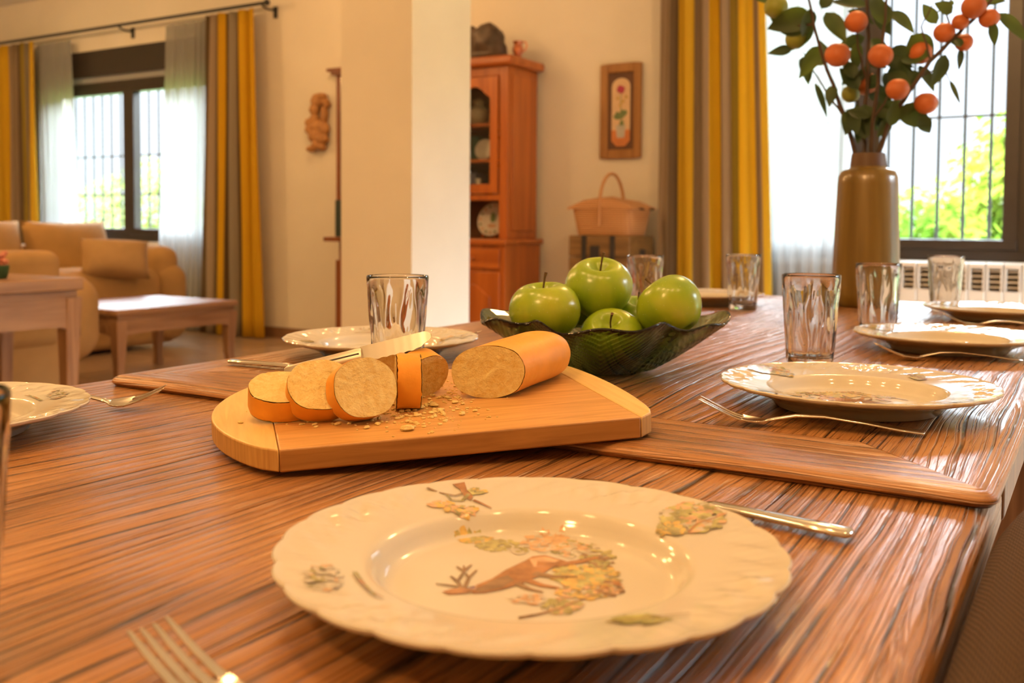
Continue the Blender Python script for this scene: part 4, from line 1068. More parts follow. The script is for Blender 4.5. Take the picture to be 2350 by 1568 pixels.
# ------------------------------------------------------------------ tumblers
def tumbler_mesh():
    NS, H = 96, 0.1215
    def ro(z): return 0.0292 + (0.0378 - 0.0292) * (z / H)
    rows = []
    prof = [(0.0005, 0.0), (0.6, 0.0), (0.92, 0.0002), (0.985, 0.0018), (1.0, 0.005)] + [(1.0, 0.005 + (H - 0.008) * k / 30) for k in range(1, 31)]
    for f, z in prof:
        row = []
        for j in range(NS):
            a = 2 * pi * j / NS; b_ = ro(z) * (f if f > 0.01 else 0.0) + (0.0005 if f < 0.01 else 0)
            e = min(1, max(0, (z - 0.006) / 0.012)) * min(1, max(0, (H - 0.008 - z) / 0.014))
            fl = 0.5 + 0.5 * cos(11 * a + 0.9 * sin(z * 90 + 2 * sin(11 * a * 0.5)))
            row.append(V(((b_ + 0.0012 * e * (fl ** 1.5 - 0.5)) * cos(a), (b_ + 0.0012 * e * (fl ** 1.5 - 0.5)) * sin(a), z)))
        rows.append(row)
    for dr, z in ((-0.0004, H - 0.0008), (-0.0010, H), (-0.0018, H - 0.0006), (-0.0024, H - 0.003)):
        rows.append([V(((ro(z) + dr) * cos(2 * pi * j / NS), (ro(z) + dr) * sin(2 * pi * j / NS), z)) for j in range(NS)])
    for k in range(24, -1, -1):
        z = 0.016 + (H - 0.02 - 0.016) * k / 24
        rows.append([V(((ro(z) - 0.0030) * (1 if k > 0 else 0.97) * cos(2 * pi * j / NS), (ro(z) - 0.0030) * (1 if k > 0 else 0.97) * sin(2 * pi * j / NS), z)) for j in range(NS)])
    for f, z in ((0.8, 0.0125), (0.4, 0.0115), (0.02, 0.0112)):
        rows.append([V((0.029 * f * cos(2 * pi * j / NS), 0.029 * f * sin(2 * pi * j / NS), z)) for j in range(NS)])
    return MB().grid(rows, True, True, True)
tb = tumbler_mesh().build('tumbler', M['tumbler'], None, smooth=60)
TG = 'ribbed glass tumblers'
spots = [((1858, 842), T, 'ribbed glass tumbler right behind the right hand plate'),
         ((2013, 768), T, 'ribbed glass tumbler in front of the brown vase'),
         ((2168, 715), T, 'ribbed glass tumbler farthest right, before the radiator'),
         ((1704, 712), T, 'ribbed glass tumbler before the striped curtain, left of the vase'),
         ((912, 862), T, 'ribbed glass tumbler behind the bread knife'),
         ((1479, 722), T, 'ribbed glass tumbler partly hidden behind the top apple'),
         ((-182, 1532), L, 'tumbler cut off by the left edge of the photo')]
for i, (p, z, lab) in enumerate(spots):
    q = atz(p[0], p[1], z)
    o = tb if i == 0 else tb.copy()
    if i: COL.objects.link(o)
    o.location = (q.x, q.y, z + 0.0006); o.rotation_euler = (0, 0, i * 1.3)
    tag(o, lab, 'glass', TG)

# ------------------------------------------------------------------ bread board (lies tilted: front on the leaf, back on the table edge)
TILT = math.atan2(T - L, DY0 - 0.475)
BN = V((0, -sin(TILT), cos(TILT)))
BT = 0.0185
BP0 = V((-0.48, 0.475, L + 0.0012))
def onboard(px, py, hgt=BT): return atplane(px, py, BP0 + BN * hgt, BN)
A_, B_ = onboard(645, 1032), onboard(1476, 957)
ex = (B_ - A_).normalized(); ey = BN.cross(ex).normalized()
BM = Matrix((ex, ey, BN)).transposed().to_4x4(); BM.translation = BP0 + BN * 0.0
BMI = BM.inverted()
def bl(px, py, hgt=BT):           # pixel -> board local
    return BMI @ onboard(px, py, hgt)
f0, f1 = bl(645, 1032), bl(1476, 957)
lend, rend = bl(492, 955), bl(1500, 945)
backy = bl(1003, 849).y
bd = thing('cutting_board', (0, 0, 0), 'pale wooden cutting board with rounded ends carrying the bread', 'cutting board'); bd.matrix_world = BM
yf, yb = f0.y, 0.368
sx0, sx1 = 0.0125, 0.3155
ym_ = (yf + yb) / 2; hw = (yb - yf) / 2
def endcurve(xs_, out, sign, cn):
    pts = []
    n = 20
    for i in range(n + 1):
        t_ = -1 + 2 * i / n
        k = (1 - abs(t_) ** 2.0)
        # bulge plus tight corner
        k = cn * (1 - abs(t_) ** 14) + (1 - cn) * k
        pts.append((xs_ + sign * out * k, ym_ + hw * t_))
    return pts
def slab(poly, z0, z1, name, mats, r=0.003):
    n = len(poly); cx_ = sum(p[0] for p in poly) / n; cy_ = sum(p[1] for p in poly) / n
    mb = MB(); rows = []
    return mb
def board_piece(name, poly, mats, side_from):
    mb = MB(); n = len(poly); r = 0.0028
    vs = [V((x, y, BT)) for x, y in poly] + [V((x, y, 0)) for x, y in poly]
    mb.add(vs[:n], [tuple(range(n))]); mb.add(vs[n:], [tuple(reversed(range(n)))])
    mb.cur = 1
    for i in range(n): j = (i + 1) % n; mb.add([vs[i], vs[n + i], vs[n + j], vs[j]], [(0, 1, 2, 3)])
    return mb.build(name, mats, bd, smooth=40, bevel=0.0016, bseg=2)
L_out, R_out = 0.052, 0.030
board_piece('board_core', [(sx0, yf), (sx1, yf), (sx1, yb), (sx0, yb)], [M['bamboo'], M['bamboo_edge']], 0)
pL = endcurve(sx0 - 0.0002, L_out, -1, 0.14); board_piece('end_cap', list(reversed(pL)), [M['maple'], M['maple_edge']], 0)
pR = endcurve(sx1 + 0.0002, R_out, 1, 0.55); board_piece('end_cap', pR, [M['maple'], M['maple_edge']], 0)

# ------------------------------------------------------------------ bread
def section(a, b, t, seed=0.0):
    """loaf cross-section: rounded, flatter below"""
    c_, s_ = cos(t), sin(t); k = 1 + 0.03 * mnoise.noise(V((c_ * 2, s_ * 2, seed)))
    return (a * k * math.copysign(abs(c_) ** 0.85, c_), b * k * (math.copysign(abs(s_) ** 0.9, s_) if s_ > 0 else s_ * 0.92))
NSEC = 64
def slice_bread(center, n, up, a, b, th, label, seed):
    """n: normal of the shown face; up: loaf-top direction"""
    n = n.normalized(); up = (up - n * up.dot(n)).normalized(); rt = up.cross(n)
    Mx = Matrix((rt, up, n)).transposed().to_4x4(); Mx.translation = center
    o = thing('bread_slice', center, label, 'bread slice', group='slices of white bread'); o.matrix_world = Mx
    rnd = random.Random(seed)
    rows = []
    for k, z in enumerate((th / 2 - 0.0008, th / 2 - 0.002, th / 4, 0, -th / 4, -th / 2 + 0.002, -th / 2 + 0.0008)):
        f = 1.0 if k not in (0, 6) else 0.99
        row = []
        for i in range(NSEC):
            t_ = 2 * pi * i / NSEC; x, y = section(a, b, t_, seed)
            jag = (0.0011 * mnoise.noise(V((cos(t_) * 9, sin(t_) * 9, seed * 3 + k))) if k in (0, 1, 5, 6) else 0)
            row.append(V((x * f, y * f, z + jag)))
        rows.append(row)
    MB().grid(rows, True).build('crust', M['crust'], o, smooth=180)
    mb = MB()
    for s in (1, -1):
        rr = []
        for q in (0.001, 0.08, 0.16, 0.24, 0.32, 0.4, 0.48, 0.56, 0.64, 0.72, 0.8, 0.87, 0.94, 0.985):
            row = []
            for i in range(NSEC):
                t_ = 2 * pi * i / NSEC; x, y = section(a, b, t_, seed)
                pz = 0.0004 * mnoise.noise(V((x * q * 190, y * q * 190, seed + s))) + 0.0003 * mnoise.noise(V((x * q * 420, y * q * 420, seed + s)))
                if q > 0.9: pz += 0.0010 * mnoise.noise(V((cos(t_) * 14, sin(t_) * 14, seed)))
                row.append(V((x * q, y * q, s * (th / 2 + pz * (1.0 if q < .95 else .4)))))
            rr.append(row)
        mb.grid(rr, True, True, False)
    mb.build('crumb', M['crumb'], o, smooth=180)
    return o
def camdir(r_, u_, t_): return (RT * r_ + UP * u_ - FW * t_).normalized()
def dep(p): return (p - CAM).dot(FW)
TH = 0.021
def rest(o, parts, sink=0.0004):
    """slide along the view line until the thing just touches the board top"""
    mw = o.matrix_world.copy(); p0 = BP0 + BN * BT
    h = min((mw @ v.co - p0).dot(BN) for c in parts for v in c.data.vertices)
    d = (mw.translation - CAM).normalized(); mw.translation += d * ((-sink - h) / d.dot(BN)); o.matrix_world = mw
def sl(face_px, foot_px, extra, n, up, a, b, label, seed, th=TH):
    D = dep(onboard(*foot_px)) + extra
    c = atd(face_px[0], face_px[1], D) - n.normalized() * th / 2
    o = slice_bread(c, n, up, a, b, th, label, seed); rest(o, o.children); return o
sl((648, 890), (648, 942), 0.018, camdir(0.12, 0.90, 0.42), camdir(-0.2, 0.4, -0.9), 0.0290, 0.0262, 'bread slice farthest left, lying almost flat', 1.0)
sl((738, 885), (745, 950), 0.012, camdir(0.24, 0.62, 0.72), camdir(-0.25, 0.75, -0.6), 0.0292, 0.0265, 'bread slice leaning between the flat slice and the widest face', 2.0)
sl((840, 892), (832, 958), 0.004, camdir(0.50, 0.30, 0.81), camdir(-0.25, 0.93, -0.2), 0.0290, 0.0268, 'bread slice with the largest cut face, third from the left', 3.0)
sl((908, 878), (940, 943), 0.018, camdir(-0.97, 0.0, 0.16), BN, 0.0235, 0.0258, 'bread slice standing upright showing only its crust', 4.0, 0.0225)
sl((982, 866), (985, 905), 0.010, camdir(0.62, -0.30, 0.72), camdir(0.05, 0.9, 0.4), 0.024, 0.0215, 'bread slice behind the upright one, its right edge visible', 5.0)
sl((880, 850), (880, 892), 0.012, camdir(0.30, -0.40, 0.86), camdir(0.0, 0.9, 0.42), 0.026, 0.0200, 'bread slice under the knife blade at the back of the pile', 6.0, 0.019)

# loaf
lo = onboard(1165, 921); hi = onboard(1300, 866)
ax = (hi - lo); ax = (ax - BN * ax.dot(BN)).normalized()
sd = BN.cross(ax).normalized()          # to the left when looking along the loaf
LA, LB = 0.0305, 0.0262
c0 = onboard(1128, 921); c0 = c0 + sd * 0.010 + ax * 0.012
LLEN = 0.142
lf = thing('bread_loaf', c0, 'white bread loaf end with its cut face turned to the front', 'bread')
LM = Matrix((ax, sd, BN)).transposed().to_4x4(); LM.translation = c0 + BN * (LB * 0.90); lf.matrix_world = LM
rows = []
SH = 0.55     # slanted cut
ns = 40
for k in range(ns + 1):
    s = k / ns; x = LLEN * s
    e = max(0, (s - 0.62) / 0.38); f = sqrt(max(0.0, 1 - e ** 2.3)) if s < 1 else 0.02
    f = max(f, 0.02)
    row = []
    for i in range(NSEC):
        t_ = 2 * pi * i / NSEC; yy, zz = section(LA, LB, t_, 9.0)
        sh = -SH * yy * (1 - s) 
        nz_ = 1 + 0.02 * mnoise.noise(V((x * 30, cos(t_) * 2, sin(t_) * 2)))
        jag = 0.0012 * mnoise.noise(V((cos(t_) * 9, sin(t_) * 9, 4))) if k == 0 else 0
        # scored seam along the top
        g = -0.0016 * math.exp(-((t_ - 1.35 - 0.5 * s) / 0.05) ** 2) * (1 if 0.08 < s < 0.62 else 0)
        row.append(V((x + sh + jag, yy * (f ** 0.9) * nz_, zz * (0.25 + 0.75 * f) * nz_ - (1 - f) * LB * 0.30 + g)))
    rows.append(row)
MB().grid(rows, True, False, True).build('crust', M['crust'], lf, smooth=180)
rr = []
for q in (0.001, 0.07, 0.14, 0.21, 0.28, 0.36, 0.44, 0.52, 0.6, 0.68, 0.76, 0.84, 0.91, 0.96, 0.99):
    row = []
    for i in range(NSEC):
        t_ = 2 * pi * i / NSEC; yy, zz = section(LA, LB, t_, 9.0); yy *= q; zz *= q
        pz = (0.0008 * mnoise.noise(V((yy * 120, zz * 120, 3))) + 0.0006 * mnoise.noise(V((yy * 330, zz * 330, 5)))) * (1 if q < 0.95 else 0.4)
        row.append(V((-SH * yy - 0.0006 + pz, yy, zz)))
    rr.append(row)
MB().grid(rr, True, True, False).build('crumb', M['crumb'], lf, smooth=180)

rest(lf, lf.children)

# crumbs on the board
rnd = random.Random(12); mb = MB()
for i in range(420):
    if i < 300: px, py = rnd.gauss(960, 75), rnd.gauss(945, 22)
    elif i < 380: px, py = rnd.gauss(1020, 40), rnd.gauss(905, 14)
    else: px, py = rnd.gauss(820, 110), rnd.gauss(965, 12)
    q = onboard(px, py); lq = BMI @ q
    if not (yf + 0.004 < lq.y < yb - 0.01): continue
    r = abs(rnd.gauss(0, 0.0009)) + 0.0004
    if rnd.random() < 0.04: r *= 2.2
    mb.ball(q + BN * (r * 0.35), (r * rnd.uniform(.8, 1.6), r * rnd.uniform(.8, 1.5), r * 0.6), seg=6, ring=4, nz=0.5)
o = mb.build('bread_crumbs', M['crumb'], None, smooth=0); tag(o, 'scattered bread crumbs on the cutting board', 'crumbs', kind='stuff')

# bread knife resting on the slices
tipp = atd(990, 776, 0.935); hnd = atd(655, 857, 0.958)
kx = (tipp - hnd).normalized(); kz = (FW * -1 - kx * kx.dot(-FW)).normalized(); kz = (kz * 0.80 + kx.cross(kz) * -0.0 + V((0, 0, 0.45))).normalized(); kz = (kz - kx * kx.dot(kz)).normalized(); ky = kz.cross(kx)
KM = Matrix((kx, ky, kz)).transposed().to_4x4(); KM.translation = hnd
KL = (tipp - hnd).length
kn = thing('bread_knife', hnd, 'serrated bread knife resting slanted on top of the slices', 'knife'); kn.matrix_world = KM
HLn = KL * 0.535
mb = MB(); rows = []
for x, w, th in ((0, 0.0050, 0.003), (0.003, 0.0062, 0.0045), (0.02, 0.0066, 0.0052), (HLn * 0.6, 0.0066, 0.0052), (HLn - 0.004, 0.0070, 0.0052), (HLn, 0.0066, 0.0042)):
    rows.append([V((x, w * math.copysign(abs(cos(a)) ** 0.6, cos(a)), th * math.copysign(abs(sin(a)) ** 0.6, sin(a)))) for a in [2 * pi * i / 20 for i in range(20)]])
h_ = mb.grid(rows, True, True, True).build('handle', M['satin'], kn, smooth=60)
bx('handle_slot', (HLn * 0.60, -0.0012, 0.0040), (HLn - 0.002, 0.0002, 0.0056), M['black'], h_)
mb = MB(); n = 60; rows = [[], [], [], []]
for i in range(n + 1):
    s = i / n; x = HLn - 0.002 + (KL - HLn + 0.002) * s
    yt = 0.0085 if s < 0.9 else 0.0085 - 0.004 * ((s - 0.9) / 0.1) ** 2
    yb_ = -0.0085 + 0.0085 * max(0, (s - 0.72) / 0.28) ** 1.8 + (0.0010 * abs(sin(26 * s)) if s > 0.12 else 0.004 * (1 - s / 0.12))
    rows[0].append(V((x, yt, -0.0007))); rows[1].append(V((x, yt, 0.0007))); rows[2].append(V((x, yb_, 0.0002))); rows[3].append(V((x, yb_, -0.0002)))
mb.grid([[rows[k][i] for k in range(4)] for i in range(n + 1)], True, True, True).build('blade', M['steel'], kn, smooth=30)

# ------------------------------------------------------------------ glass bowl with apples
BL_, BR_ = atz(1100, 735, 0.812), atz(1675, 742, 0.814)
BC = (BL_ + BR_) / 2
bang = atan2((BR_ - BL_).y, (BR_ - BL_).x); BRAD = (BR_ - BL_).length / 2
bw = thing('glass_bowl', (BC.x, BC.y, T + 0.0006), 'dark green ribbed glass bowl holding green apples', 'bowl', bang)
def bowl_pt(r_, a, inner):
    """r_ 0..1 along the profile"""
    c4 = abs(cos(2 * a)) ** 1.6                           # 1 at the corners
    R = BRAD * (0.80 + 0.20 * c4 + 0.012 * sin(9 * a) + 0.008 * sin(17 * a + 1))
    rb = 0.044
    if r_ < 0.22: rad = rb * r_ / 0.22; z = 0.0
    else:
        s = (r_ - 0.22) / 0.78
        rad = rb + (R - rb) * (0.62 * s ** 0.72 + 0.38 * s); z = 0.067 * s ** 1.12 
        z += 0.004 * s ** 4 * sin(5 * a + 0.6) + 0.0035 * s ** 3 * sin(11 * a) + 0.003 * s ** 3 * (c4 - 0.5)
    if inner: z += 0.0042 if r_ < 0.9 else 0.0042 - 0.002 * (r_ - 0.9) / 0.1
    else:
        lf_ = (a / (pi / 2)) % 1.0 - 0.5                   # leaf veins fan from each corner rib
        v_ = abs(lf_)
        z += -0.0016 * max(0, sin(2 * pi * (14 * r_ + 22 * v_))) * (1 if r_ > 0.3 else 0) - 0.0022 * math.exp(-(v_ / 0.018) ** 2) * (r_ > 0.25)
    return V((rad * cos(a), rad * sin(a), z))
NS = 320; rows = []
rl = [0.005, 0.12, 0.2, 0.22] + [0.22 + 0.78 * k / 44 for k in range(1, 45)]
for q in rl: rows.append([bowl_pt(q, 2 * pi * j / NS + pi / 4 * 0, False) for j in range(NS)])
for q in reversed(rl): rows.append([bowl_pt(q * 0.995, 2 * pi * j / NS, True) for j in range(NS)])
zmin = min(p.z for r in rows for p in r)
rows = [[V((p.x, p.y, p.z - zmin)) for p in r] for r in rows]
MB().grid(rows, True, True, True).build('bowl_body', M['bowlglass'], bw, smooth=180)

def apple_mesh(seed):
    R = 0.041; rows = []; n = 40; m_ = 48
    for i in range(n + 1):
        th = pi * i / n; row = []
        for j in range(m_):
            a = 2 * pi * j / m_
            zc = -cos(th); rr = sin(th)
            lob = 1 + 0.028 * cos(5 * a + seed) * max(0, -zc + 0.2) + 0.03 * cos(2 * a + seed)
            r = R * rr * (1.0 + 0.05 * zc) * lob
            z = R * 0.90 * zc
            if zc > 0: z -= R * 0.40 * math.exp(-(rr / 0.30) ** 2) * 1.0
            else: z += R * 0.24 * math.exp(-(rr / 0.26) ** 2)
            row.append(V((r * cos(a), r * sin(a), z)))
        rows.append(row)
    return MB().grid(rows, True, True, True)
def apple(px, py, rpx, D, rot, label, seed, proto=None, stem=True):
    c = atd(px, py, D)
    if proto is None:
        o = thing('green_apple', c, label, 'apple', group='green apples in the glass bowl')
        apple_mesh(seed).build('flesh', M['apple'], o, smooth=180)
        MB().tube([(0, 0, 0.018), (0.001, 0, 0.030), (0.003, 0.001, 0.040), (0.005, 0.001, 0.046)], [0.0012, 0.0011, 0.0013, 0.0020], 8).build('stem', M['stem'], o)
    else: o = dup(proto, c, label, 0, 'green apples in the glass bowl')
    o.rotation_euler = rot; o.scale = [rpx * D / F_PX / 0.041] * 3
    return o
ap = apple(1250, 714, 80, 1.197, (radians(8), radians(-4), 0.4), 'green apple at the left of the bowl with a short stem', 0.3)
apple(1374, 660, 77, 1.24, (radians(20), radians(-14), 1.2), 'topmost green apple with an upright thin stem', 1.3, ap)
apple(1537, 705, 79, 1.185, (radians(-30), radians(28), 2.2), 'green apple at the right of the bowl, smooth side showing', 2.3, ap)
apple(1405, 778, 74, 1.19, (radians(38), radians(12), 0.0), 'lowest front green apple with its dimple facing forward', 3.3, ap)
apple(1318, 702, 60, 1.30, (radians(10), radians(8), 2.9), 'green apple at the back, peeping out left of the topmost apple', 4.3, ap)
apple(1458, 730, 56, 1.275, (radians(10), radians(-20), 1.9), 'green apple at the back between the topmost and right apples', 5.3, ap)

# ------------------------------------------------------------------ vase and fruiting branches
vp = atz(1985, 703, T); VX, VY = vp.x, vp.y
vs_ = thing('vase', (VX, VY, T + 0.0006), 'tall ochre brown ceramic vase holding fruit branches', 'vase')
H = 0.352
MB().lathe([(0.001, 0), (0.066, 0), (0.0705, 0.004), (0.0725, 0.03), (0.0735, 0.07), (0.0720, 0.14), (0.0690, 0.22), (0.0665, 0.28), (0.0650, 0.298), (0.0600, 0.310), (0.0480, 0.3165), (0.0405, 0.3185), (0.0395, 0.322), (0.035, 0.322), (0.035, 0.30), (0.055, 0.28), (0.066, 0.1), (0.06, 0.01), (0.001, 0.008)], 64).build('vase_body', M['vase'], vs_, smooth=60)
MB().lathe([(0.0400, 0.3215), (0.0392, 0.330), (0.0372, H - 0.004), (0.0362, H), (0.0335, H), (0.0335, 0.3215)], 48, cap0=False, cap1=False).build('neck_ring', M['vaseneck'], vs_, smooth=50)
o = MB().ball((0, 0, 0.016), (0.022, 0.018, 0.016), seg=14, ring=8).build('napkin_ball', M['white']); q = atz(1912, 706, T); o.location = (q.x - 0.012, q.y, T + 0.0008); tag(o, 'small white rounded object on the table left of the vase', 'ornament')

def bp(px, py, dy=0.0): return aty(px, py, VY + dy)
LEAFN = 8
def leaf_geo(mb, base, d, length, width, nrm, curl=0.2):
    d = d.normalized(); nrm = (nrm - d * nrm.dot(d)).normalized(); sd_ = d.cross(nrm); rows = []
    for i in range(LEAFN + 1):
        s = i / LEAFN; w = width * (sin(pi * min(1, s ** 0.8)) ** 0.85) * (1 - 0.25 * s) + 0.0004
        c = base + d * (length * s) - nrm * (curl * length * s * s)
        rows.append([c - sd_ * w + nrm * w * 0.25, c - sd_ * w * 0.5 + nrm * w * 0.08, c, c + sd_ * w * 0.5 + nrm * w * 0.08, c + sd_ * w + nrm * w * 0.25])
    mb.grid(rows)
def branch(label, stems, fruits, leaves, seed):
    rnd = random.Random(seed)
    st = [[bp(*p) for p in s[0]] for s in stems]
    base = st[0][0].copy()
    o = thing('fruit_branch', base, label, 'branch', group='fruiting branches in the vase')
    mb = MB()
    for pts, s in zip(st, stems):
        n = len(pts); q = []
        for i in range(n - 1):
            for k in range(4):
                q.append(pts[i].lerp(pts[i + 1], k / 4) + V((rnd.uniform(-1, 1), rnd.uniform(-1, 1), rnd.uniform(-1, 1))) * (0.0015 if i + k else 0))
        q.append(pts[-1]); q = [p - base for p in q]
        mb.tube(q, [s[1] * (1 - 0.55 * i / (len(q) - 1)) for i in range(len(q))], 8)
    mb.build('twig', M['twig'], o, smooth=60)
    for f in fruits:
        px, py, r, col, dy = f; c = bp(px, py, dy) - base; R = r * dep(c + base) / F_PX
        mb = MB(); rot = Matrix.Rotation(rnd.uniform(0, 6), 3, 'Z') @ Matrix.Rotation(rnd.uniform(-.5, .5), 3, 'X'); rows = []
        for i in range(15):
            th = pi * i / 14; row = []
            for j in range(22):
                a = 2 * pi * j / 22; rr = sin(th); z = -cos(th) * 0.95; k = 1 - 0.07 * math.exp(-(((a + 3.14) % 6.283 - 3.14) / 0.16) ** 2)
                if z > 0: z -= 0.16 * math.exp(-(rr / 0.25) ** 2)
                row.append(c + rot @ V((R * rr * k * cos(a), R * rr * k * sin(a), R * z)))
            rows.append(row)
        mb.grid(rows, True, True, True).build('fruit', M['persimmon'] if col == 'o' else M['greenfruit'], o, smooth=180)
    mb = MB()
    for lf_ in leaves:
        px, py, ang, ln, w, dy = lf_
        b_ = bp(px, py, dy); e_ = bp(px + ln * cos(radians(ang)), py + ln * sin(radians(ang)), dy + rnd.uniform(-0.03, 0.03))
        d = e_ - b_; nrm = (-FW + V((rnd.uniform(-.5, .5), 0, rnd.uniform(-.2, .7)))).normalized()
        leaf_geo(mb, b_ - base, d * 1.15, d.length * 1.15, 1.2 * w * dep(b_) / F_PX, nrm, rnd.uniform(0.0, 0.2))
    mb.build('leaves', M['leaf'], o, smooth=180, fix=False)
    return o
branch('fruit branch leaning left, with green unripe fruit at its tip',
       [([(1972, 400, 0), (1962, 352, 0), (1945, 285, -.01), (1912, 195, -.03), (1885, 125, -.04), (1868, 55, -.05), (1848, -40, -.06)], 0.0062),
        ([(1940, 270, 0), (1905, 225, .02), (1870, 170, .03), (1842, 118, .02)], 0.0030), ([(1868, 55, -.05), (1830, 60, -.03), (1792, 40, -.02)], 0.0030)],
       [(1826, 90, 24, 'g', .0), (1781, 16, 27, 'g', -.02), (1922, 126, 29, 'o', -.05)],
       [(1862, 30, 160, 95, 26, -.03), (1850, 70, 200, 80, 24, -.02), (1868, 60, 140, 75, 22, .0), (1818, 112, 170, 48, 11, .0), (1790, 6, 190, 50, 10, .0), (1880, 105, 120, 75, 18, -.02), (1842, 130, 75, 55, 15, .02),
        (1895, 28, 55, 72, 20, -.06), (1895, 150, 200, 60, 17, .02), (1870, 190, 68, 72, 9, .03), (1912, 195, 100, 45, 13, -.03), (1905, 150, 250, 55, 14, .04), (1858, 20, 100, 60, 20, -.06), (1885, 20, -60, 50, 14, -.02)], 1)
branch('upright fruit branch at the centre of the vase',
       [([(1985, 400, .01), (1985, 352, .01), (1984, 280, .02), (1990, 190, .0), (1994, 100, -.01), (1990, 20, -.02), (1986, -50, -.03)], 0.0064),
        ([(1984, 285, .02), (1968, 235, .04), (1958, 190, .05)], 0.0032), ([(1990, 190, 0), (1970, 110, -.03), (1966, 60, -.04)], 0.0030)],
       [(1965, 50, 26, 'o', -.06), (1988, 192, 27, 'o', .05), (1952, 216, 21, 'g', .02)],
       [(1945, 25, 20, 60, 14, -.01), (1990, 15, 190, 75, 15, .0), (1985, 85, 160, 60, 14, .02), (1968, 95, 95, 62, 13, -.03), (1970, 205, 230, 58, 18, -.02), (1958, 180, 250, 40, 16, -.03), (1962, 250, 110, 55, 20, -.01), (1985, 240, 80, 60, 22, .0),
        (1978, 260, 160, 45, 15, .03), (2000, 250, 60, 45, 16, .02), (1992, 150, 110, 65, 14, .03), (1955, 262, 75, 42, 14, -.03), (1990, 130, 30, 45, 14, .05), (1975, 290, 100, 35, 9, .0), (1950, 300, -70, 55, 16, .02), (1968, 310, -85, 60, 18, .03), (1985, 320, -95, 70, 18, -.02), (2000, 300, -60, 60, 17, .04), (1995, 270, 200, 50, 18, -.03), (1990, 200, 30, 55, 18, .04), (1985, 170, 160, 50, 16, .03), (1995, 90, 40, 55, 16, .02)], 2)
branch('short fruit branch with one large fruit right of centre',
       [([(1998, 400, -.01), (2000, 352, -.01), (2004, 280, -.03), (2014, 190, -.05), (2024, 100, -.05), (2032, 30, -.04), (2036, -40, -.03)], 0.0056), ([(2006, 270, -.03), (2034, 230, -.06), (2050, 200, -.06)], 0.0030)],
       [(2021, 128, 28, 'o', -.09), (2060, 205, 26, 'o', -.07)],
       [(2032, 60, -110, 75, 24, -.03), (2030, 55, 250, 60, 20, -.01), (2045, 25, 40, 62, 16, .0), (2040, 170, 30, 55, 18, -.02), (2040, 165, 90, 50, 17, .02), (2020, 175, 140, 40, 14, .0), (2015, 215, 50, 45, 15, .03), (2030, 140, 10, 60, 15, .04), (2045, 150, 60, 60, 20, .05), (2012, 255, 20, 40, 12, .01), (2010, 20, 60, 60, 16, .02), (2030, 300, -100, 60, 15, .02), (2045, 290, -80, 55, 14, -.02), (2020, 260, -30, 55, 15, .03), (2040, 115, 20, 70, 20, .06), (2050, 190, -20, 60, 18, .05)], 3)
branch('fruit branch reaching far right with a cluster of reddish fruit',
       [([(2008, 400, 0), (2016, 352, 0), (2038, 285, .0), (2085, 210, -.02), (2135, 140, -.03), (2190, 85, -.03), (2238, 40, -.03), (2285, -10, -.03), (2320, -50, -.03)], 0.0064),
        ([(2050, 268, 0), (2085, 240, .02), (2112, 232, .02)], 0.0030), ([(2135, 140, -.03), (2115, 60, -.01), (2140, 10, .0)], 0.0024), ([(2190, 85, -.03), (2170, 30, .0), (2190, -30, .01)], 0.0026), ([(2110, 178, -.02), (2160, 150, 0), (2182, 190, .01)], 0.0020)],
       [(2125, 237, 26, 'o', .0), (2113, 122, 26, 'o', .02), (2167, 75, 24, 'o', -.03), (2204, 50, 19, 'o', -.05), (2235, 16, 28, 'o', -.06), (2270, 42, 23, 'o', -.04), (2212, 97, 21, 'o', .0)],
       [(2060, 250, 25, 78, 26, .0), (2110, 268, 55, 40, 16, .01), (2090, 80, 50, 70, 27, .0), (2130, 130, 180, 60, 22, -.01), (2185, 165, 170, 0.1, 1, 0), (2170, 125, 110, 70, 17, -.01), (2110, 150, 60, 60, 15, .03), (2290, 30, 38, 85, 15, -.02), (2278, 50, 85, 50, 10, -.05), (2205, 110, 95, 45, 8, .0),
        (2185, 30, 215, 40, 17, -.04), (2190, 10, 160, 45, 18, .0), (2040, 275, 120, 40, 14, .0), (2050, 265, 340, 45, 15, .02), (2180, 185, 65, 50, 5, .01), (2150, 55, 235, 50, 14, .01), (2205, 108, 230, 30, 12, -.04), (2085, 190, 250, 50, 15, .02), (2250, 0, 0, 50, 12, 0)], 4)

# ------------------------------------------------------------------ garden
def tree(name, loc, h, crown, n, lsize, mat, label, seed, trunk=0.12, group='garden trees'):
    rnd = random.Random(seed); o = thing(name, loc, label, 'tree', group=group)
    MB().tube([(0, 0, 0), (0.05, 0, h * 0.4), (-0.03, 0.04, h * 0.8)], [trunk, trunk * 0.8, trunk * 0.4], 10).build('trunk', M['bark'], o)
    mb = MB(); cl = []
    for c in range(26):
        u_ = V((rnd.gauss(0, 1), rnd.gauss(0, 1), rnd.gauss(0, 1))).normalized() * (rnd.random() ** 0.4)
        cl.append((V((u_.x * crown[0], u_.y * crown[1], h + u_.z * crown[2])), rnd.uniform(0.28, 0.5)))
    for i in range(n):
        c, r = cl[rnd.randrange(len(cl))]
        u_ = V((rnd.gauss(0, 1), rnd.gauss(0, 1), rnd.gauss(0, 1))).normalized() * (r * min(crown) * rnd.random() ** 0.5 * 1.5)
        p = c + u_; nn = (u_.normalized() + V((rnd.uniform(-.6, .6), rnd.uniform(-.6, .6), rnd.uniform(0, .8)))).normalized()
        a = nn.orthogonal().normalized(); b = nn.cross(a); s = lsize * rnd.uniform(0.6, 1.3)
        mb.add([p - a * s, p + b * s * 0.5, p + a * s, p - b * s * 0.5], [(0, 1, 2, 3)])
    mb.build('foliage', mat, o, smooth=0, fix=False); return o
def gx(px, y): q = aty(px, 500, y); return q.x
